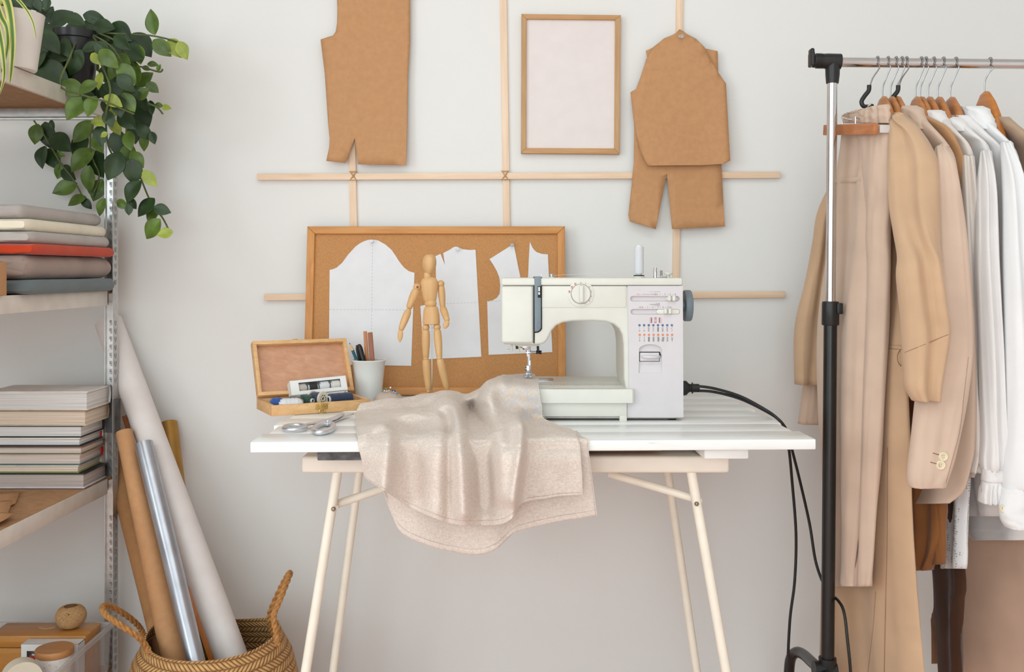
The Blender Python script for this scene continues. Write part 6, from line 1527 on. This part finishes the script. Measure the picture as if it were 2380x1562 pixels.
# ---- 5 dark trousers and rust shorts on the second clip hanger
g = gthing('trousers', 'dark brown trousers hanging low beside the eyelet hem, reaching below the frame', 'trousers', 2205, 1400)
loftg('trouser_leg', [(290, 2115, 2.26, 2150, 2.16, .026), (500, 2112, 2.27, 2170, 2.14, .03), (900, 2135, 2.27, 2210, 2.13, .03), (1310, 2174, 2.26, 2240, 2.13, .03), (1400, 2180, 2.26, 2238, 2.13, .03), (1480, 2186, 2.25, 2233, 2.14, .03), (1600, 2195, 2.24, 2233, 2.15, .028)], g, brown_d, folds=((4, .006, .4, 0, .4),))
loftg('trouser_leg', [(290, 2105, 2.30, 2140, 2.26, .024), (700, 2120, 2.31, 2170, 2.27, .026), (1330, 2176, 2.31, 2200, 2.27, .026), (1440, 2172, 2.31, 2200, 2.27, .026), (1542, 2174, 2.31, 2198, 2.27, .026)], g, brown_m, folds=((4, .003, .4, 0, .4),), label='lighter brown inner leg')
clip_hanger(2108, 'black clip hanger between wooden hangers holding the dark brown trousers')
g = gthing('shorts', 'rust brown suede shorts below the beige blazer hem', 'shorts', 2150, 1240, 2.12)
loftg('shorts_body', [(900, 2112, 2.16, 2192, 2.10, .03), (1100, 2116, 2.16, 2193, 2.09, .03), (1250, 2122, 2.16, 2192, 2.085, .03), (1325, 2130, 2.155, 2164, 2.11, .03)], g, rust, folds=((5, .006, 0, 0, .3),))
loftg('shorts_leg', [(1100, 2160, 2.13, 2194, 2.08, .026), (1250, 2162, 2.13, 2194, 2.08, .026), (1312, 2164, 2.13, 2190, 2.085, .026)], g, rust)
# ---- 6 white blouse nearest the blazer
g = gthing('blouse', 'off-white blouse with stand collar between camel shirt and ruffle-cuffed blouse', 'blouse', 2180)
loftg('blouse_body', [(270, 2140, 2.20, 2185, 2.10, .026), (300, 2128, 2.28, 2215, 2.06, .028), (345, 2118, 2.34, 2253, 2.045, .03), (420, 2112, 2.36, 2265, 2.045, .032), (600, 2110, 2.37, 2279, 2.05, .034), (800, 2112, 2.37, 2287, 2.05, .034), (1000, 2125, 2.36, 2284, 2.055, .034), (1110, 2140, 2.35, 2260, 2.07, .034)], g, ivory_c, folds=((6, .006, 0, 0, .4), (13, .003, 1, .2, .6)))
loftg('sleeve', [(380, 2235, 2.04, 2266, 2.03, .03), (600, 2238, 2.035, 2284, 2.03, .036), (800, 2240, 2.03, 2292, 2.03, .038), (950, 2252, 2.025, 2293, 2.025, .038), (1040, 2258, 2.02, 2291, 2.02, .036), (1060, 2257, 2.02, 2288, 2.02, .03), (1097, 2252, 2.02, 2276, 2.02, .03)], g, ivory_c, folds=((5, .006, 1, 0, .3),))
loftg('collar', [(256, 2155, 2.16, 2176, 2.11, .036), (266, 2153, 2.17, 2184, 2.095, .044), (292, 2150, 2.19, 2200, 2.08, .044)], g, white_c)
wood_hanger(2143, 'fourth wooden hanger on the rail, carrying the off-white stand collar blouse')
# ---- 7 eyelet blouse
def eyelet():
    m, nt, b = base_mat('eyelet_cotton', .9)
    b.inputs['Base Color'].default_value = lin((236, 236, 236))
    v = nd(nt, 'ShaderNodeTexVoronoi'); v.inputs['Scale'].default_value = 42; v.inputs['Randomness'].default_value = .25
    nt.links.new(coords(nt, (1, 1, 1)), v.inputs['Vector'])
    w2 = nd(nt, 'ShaderNodeTexVoronoi'); w2.inputs['Scale'].default_value = 190; w2.inputs['Randomness'].default_value = .2; nt.links.new(coords(nt), w2.inputs['Vector'])
    def mt(op, a, b2):
        n = nd(nt, 'ShaderNodeMath', operation=op)
        for i, q in enumerate((a, b2)):
            if isinstance(q, (int, float)): n.inputs[i].default_value = q
            else: nt.links.new(q, n.inputs[i])
        return n.outputs[0]
    ring = mt('MULTIPLY', mt('GREATER_THAN', v.outputs['Distance'], .14), mt('LESS_THAN', v.outputs['Distance'], .42)); hole = mt('MULTIPLY', ring, mt('LESS_THAN', w2.outputs['Distance'], .36))
    nt.links.new(ramp(nt, hole, [(0, (236, 236, 236)), (1, (168, 160, 158))]), b.inputs['Base Color']); bump(nt, b, hole, -.8, .002); return m
g = gthing('blouse', 'white eyelet lace blouse whose hem hangs below the blazer', 'blouse', 2220, 1250)
loftg('blouse_body', [(280, 2150, 2.20, 2198, 2.12, .024), (320, 2142, 2.28, 2240, 2.10, .026), (400, 2138, 2.33, 2266, 2.09, .028), (700, 2145, 2.33, 2278, 2.09, .03), (1000, 2172, 2.28, 2256, 2.09, .03), (1200, 2193, 2.22, 2248, 2.085, .03), (1322, 2195, 2.20, 2243, 2.085, .03)], g, eyelet(), folds=((5, .005, 0, 0, .4),))
wood_hanger(2154, 'fifth wooden hanger on the rail, carrying the white eyelet blouse')
# ---- 8 ruffle-cuff blouse
g = gthing('blouse', 'white blouse with gathered ruffle cuff left of the bright white shirt', 'blouse', 2260)
loftg('blouse_body', [(280, 2172, 2.20, 2228, 2.10, .026), (310, 2166, 2.28, 2262, 2.06, .028), (340, 2160, 2.33, 2292, 2.05, .03), (400, 2156, 2.36, 2306, 2.05, .032), (500, 2155, 2.37, 2313, 2.055, .034), (700, 2158, 2.37, 2318, 2.06, .034), (1000, 2190, 2.33, 2318, 2.07, .034), (1200, 2235, 2.28, 2330, 2.08, .034)], g, white_c, folds=((6, .006, .8, 0, .4), (12, .003, 1, .2, .6)))
loftg('sleeve', [(360, 2278, 2.03, 2306, 2.02, .03), (450, 2272, 2.01, 2312, 2.01, .036), (600, 2270, 2.0, 2318, 2.0, .04), (800, 2280, 1.99, 2326, 1.99, .042), (1000, 2284, 1.985, 2333, 1.985, .046), (1070, 2282, 1.985, 2338, 1.985, .05), (1092, 2286, 1.985, 2334, 1.985, .04)], g, white_c, folds=((6, .007, 0, 0, .4), (14, .003, 1, .5, 1)), n=80)
loftg('cuff_band', [(1090, 2285, 1.984, 2335, 1.984, .042), (1118, 2284, 1.984, 2334, 1.984, .042)], g, white_c)
loftg('ruffle', [(1116, 2285, 1.984, 2333, 1.984, .040), (1140, 2281, 1.984, 2330, 1.984, .046), (1168, 2279, 1.984, 2326, 1.984, .052)], g, white_c, folds=((15, .004, 0, 0, .5),), n=110)
loftg('collar', [(272, 2206, 2.15, 2222, 2.11, .034), (282, 2203, 2.17, 2230, 2.09, .042), (305, 2200, 2.19, 2250, 2.075, .042)], g, white_c)
wood_hanger(2173, 'sixth wooden hanger on the rail, carrying the ruffle-cuffed white blouse')
# ---- 9 plain white shirt
g = gthing('shirt', 'plain white shirt with long curved hem behind the bright white front shirt', 'shirt', 2290)
loftg('shirt_body', [(268, 2190, 2.20, 2248, 2.10, .026), (310, 2182, 2.29, 2290, 2.06, .028), (350, 2176, 2.34, 2328, 2.05, .03), (430, 2172, 2.36, 2343, 2.055, .032), (700, 2180, 2.36, 2352, 2.06, .034), (1000, 2215, 2.34, 2372, 2.07, .036), (1200, 2245, 2.30, 2395, 2.08, .038), (1235, 2247, 2.30, 2400, 2.08, .038), (1255, 2262, 2.28, 2392, 2.09, .036)], g, white_c, folds=((5, .006, .3, 0, .4),))
wood_hanger(2196, 'seventh wooden hanger on the rail, carrying the plain white curved-hem shirt')
# ---- 10 bright white shirt
g = gthing('shirt', 'bright white shirt with buttoned sleeve cuff at the right edge', 'shirt', 2340)
loftg('shirt_body', [(262, 2212, 2.20, 2272, 2.10, .028), (300, 2204, 2.28, 2312, 2.06, .03), (350, 2198, 2.34, 2356, 2.04, .032), (430, 2194, 2.36, 2374, 2.04, .034), (600, 2192, 2.37, 2392, 2.04, .036), (900, 2215, 2.36, 2418, 2.04, .038), (1120, 2250, 2.32, 2440, 2.05, .04), (1205, 2330, 2.22, 2442, 2.06, .038)], g, white_d, folds=((6, .007, 1.2, 0, .4), (11, .003, 0, .3, .7)))
loftg('sleeve', [(340, 2325, 2.02, 2356, 2.01, .03), (430, 2332, 2.0, 2378, 2.0, .042), (600, 2334, 1.985, 2398, 1.985, .05), (800, 2338, 1.97, 2414, 1.97, .054), (1000, 2340, 1.96, 2424, 1.96, .056), (1110, 2334, 1.955, 2432, 1.955, .058), (1135, 2336, 1.955, 2432, 1.955, .05)], g, white_d, folds=((5, .008, .6, 0, .4), (9, .004, 0, .4, 1)))
cf, _ = loftg('cuff', [(1132, 2332, 1.953, 2436, 1.953, .054), (1180, 2323, 1.953, 2436, 1.953, .056), (1208, 2328, 1.953, 2432, 1.953, .056), (1226, 2340, 1.953, 2424, 1.953, .054)], g, white_d)
button(2331, 1182, onto(cf, 2331, 1182, .0004, 1.94).y, .0072, g)
loftg('collar', [(247, 2250, 2.15, 2270, 2.10, .04), (256, 2245, 2.17, 2284, 2.085, .048), (278, 2242, 2.19, 2298, 2.075, .05), (300, 2240, 2.2, 2306, 2.07, .046)], g, white_d)
wood_hanger(2226, 'eighth wooden hanger on the rail, carrying the bright white shirt')
# ---- 11 taupe dress at the edge
g = gthing('dress', 'long taupe dress on the rightmost hanger, cut off by the right edge', 'dress', 2400)
loftg('dress_body', [(272, 2292, 2.19, 2338, 2.10, .028), (290, 2286, 2.25, 2360, 2.07, .03), (320, 2280, 2.31, 2394, 2.04, .032), (380, 2276, 2.35, 2430, 2.03, .034), (600, 2274, 2.37, 2450, 2.04, .036), (900, 2272, 2.37, 2480, 2.06, .04), (1000, 2270, 2.37, 2490, 2.06, .042)], g, taupe_top, folds=((5, .005, 0, 0, .4),))
loftg('skirt', [(960, 2262, 2.36, 2490, 2.06, .044), (1100, 2246, 2.37, 2510, 2.05, .05), (1255, 2240, 2.37, 2530, 2.04, .056), (1562, 2234, 2.37, 2560, 2.02, .066), (1600, 2233, 2.37, 2566, 2.01, .07)], g, taupe, folds=((4, .009, .5, 0, .4),))
wood_hanger(2308, 'ninth wooden hanger at far right of the rail, carrying the taupe dress', hz=208, tone=wood('hanger_orange', (182, 108, 44), (206, 134, 66), 'Y', .8, .3))
# ================================================================= CAMERA, LIGHT
cam = bpy.data.cameras.new('camera'); co = bpy.data.objects.new('camera', cam); COL.objects.link(co)
co.location = (0, 0, ZC); co.rotation_euler = (PI/2, 0, 0)
cam.sensor_width = 36; cam.lens = F/2380*36; cam.shift_x = 0; cam.shift_y = -(781-HY)/2380; cam.clip_start = .05
SC.camera = co
def area(name, loc, target, sx, sy, power, col):
    l = bpy.data.lights.new(name, 'AREA'); l.shape = 'RECTANGLE'; l.size = sx; l.size_y = sy; l.energy = power; l.color = col
    o = bpy.data.objects.new(name, l); COL.objects.link(o); o.location = loc
    o.rotation_euler = (Vector(target)-Vector(loc)).to_track_quat('-Z', 'Y').to_euler(); return o
area('daylight_front_window', (-.6, -2.29, 1.325), (-.6, 0, 1.2), 2.45, 2.15, 50, (.872, 1.0, 1.035))
area('daylight_left_window', (-2.49, -.5, 1.65), (0, -.5, 1.65), 1.85, 1.5, 36, (.872, 1.0, 1.035))
area('added_overhead_light', (.1, .3, 2.66), (.1, .3, 0), 2.2, 1.6, 18, (.872, 1.0, 1.035))  # added light overhead, out of view, to brighten the table top
w = bpy.data.worlds.new('sky'); SC.world = w; w.use_nodes = True
w.node_tree.nodes['Background'].inputs['Color'].default_value = (.85, .93, 1, 1); w.node_tree.nodes['Background'].inputs['Strength'].default_value = 1.2
SC.view_settings.view_transform = 'Standard'; SC.view_settings.look = 'None'; SC.view_settings.gamma = 1; SC.view_settings.exposure = -0.08
SC.cycles.use_denoising = True
SC.cycles.max_bounces = 8; SC.cycles.diffuse_bounces = 4; SC.cycles.transparent_max_bounces = 8
SC.cycles.sample_clamp_indirect = 4
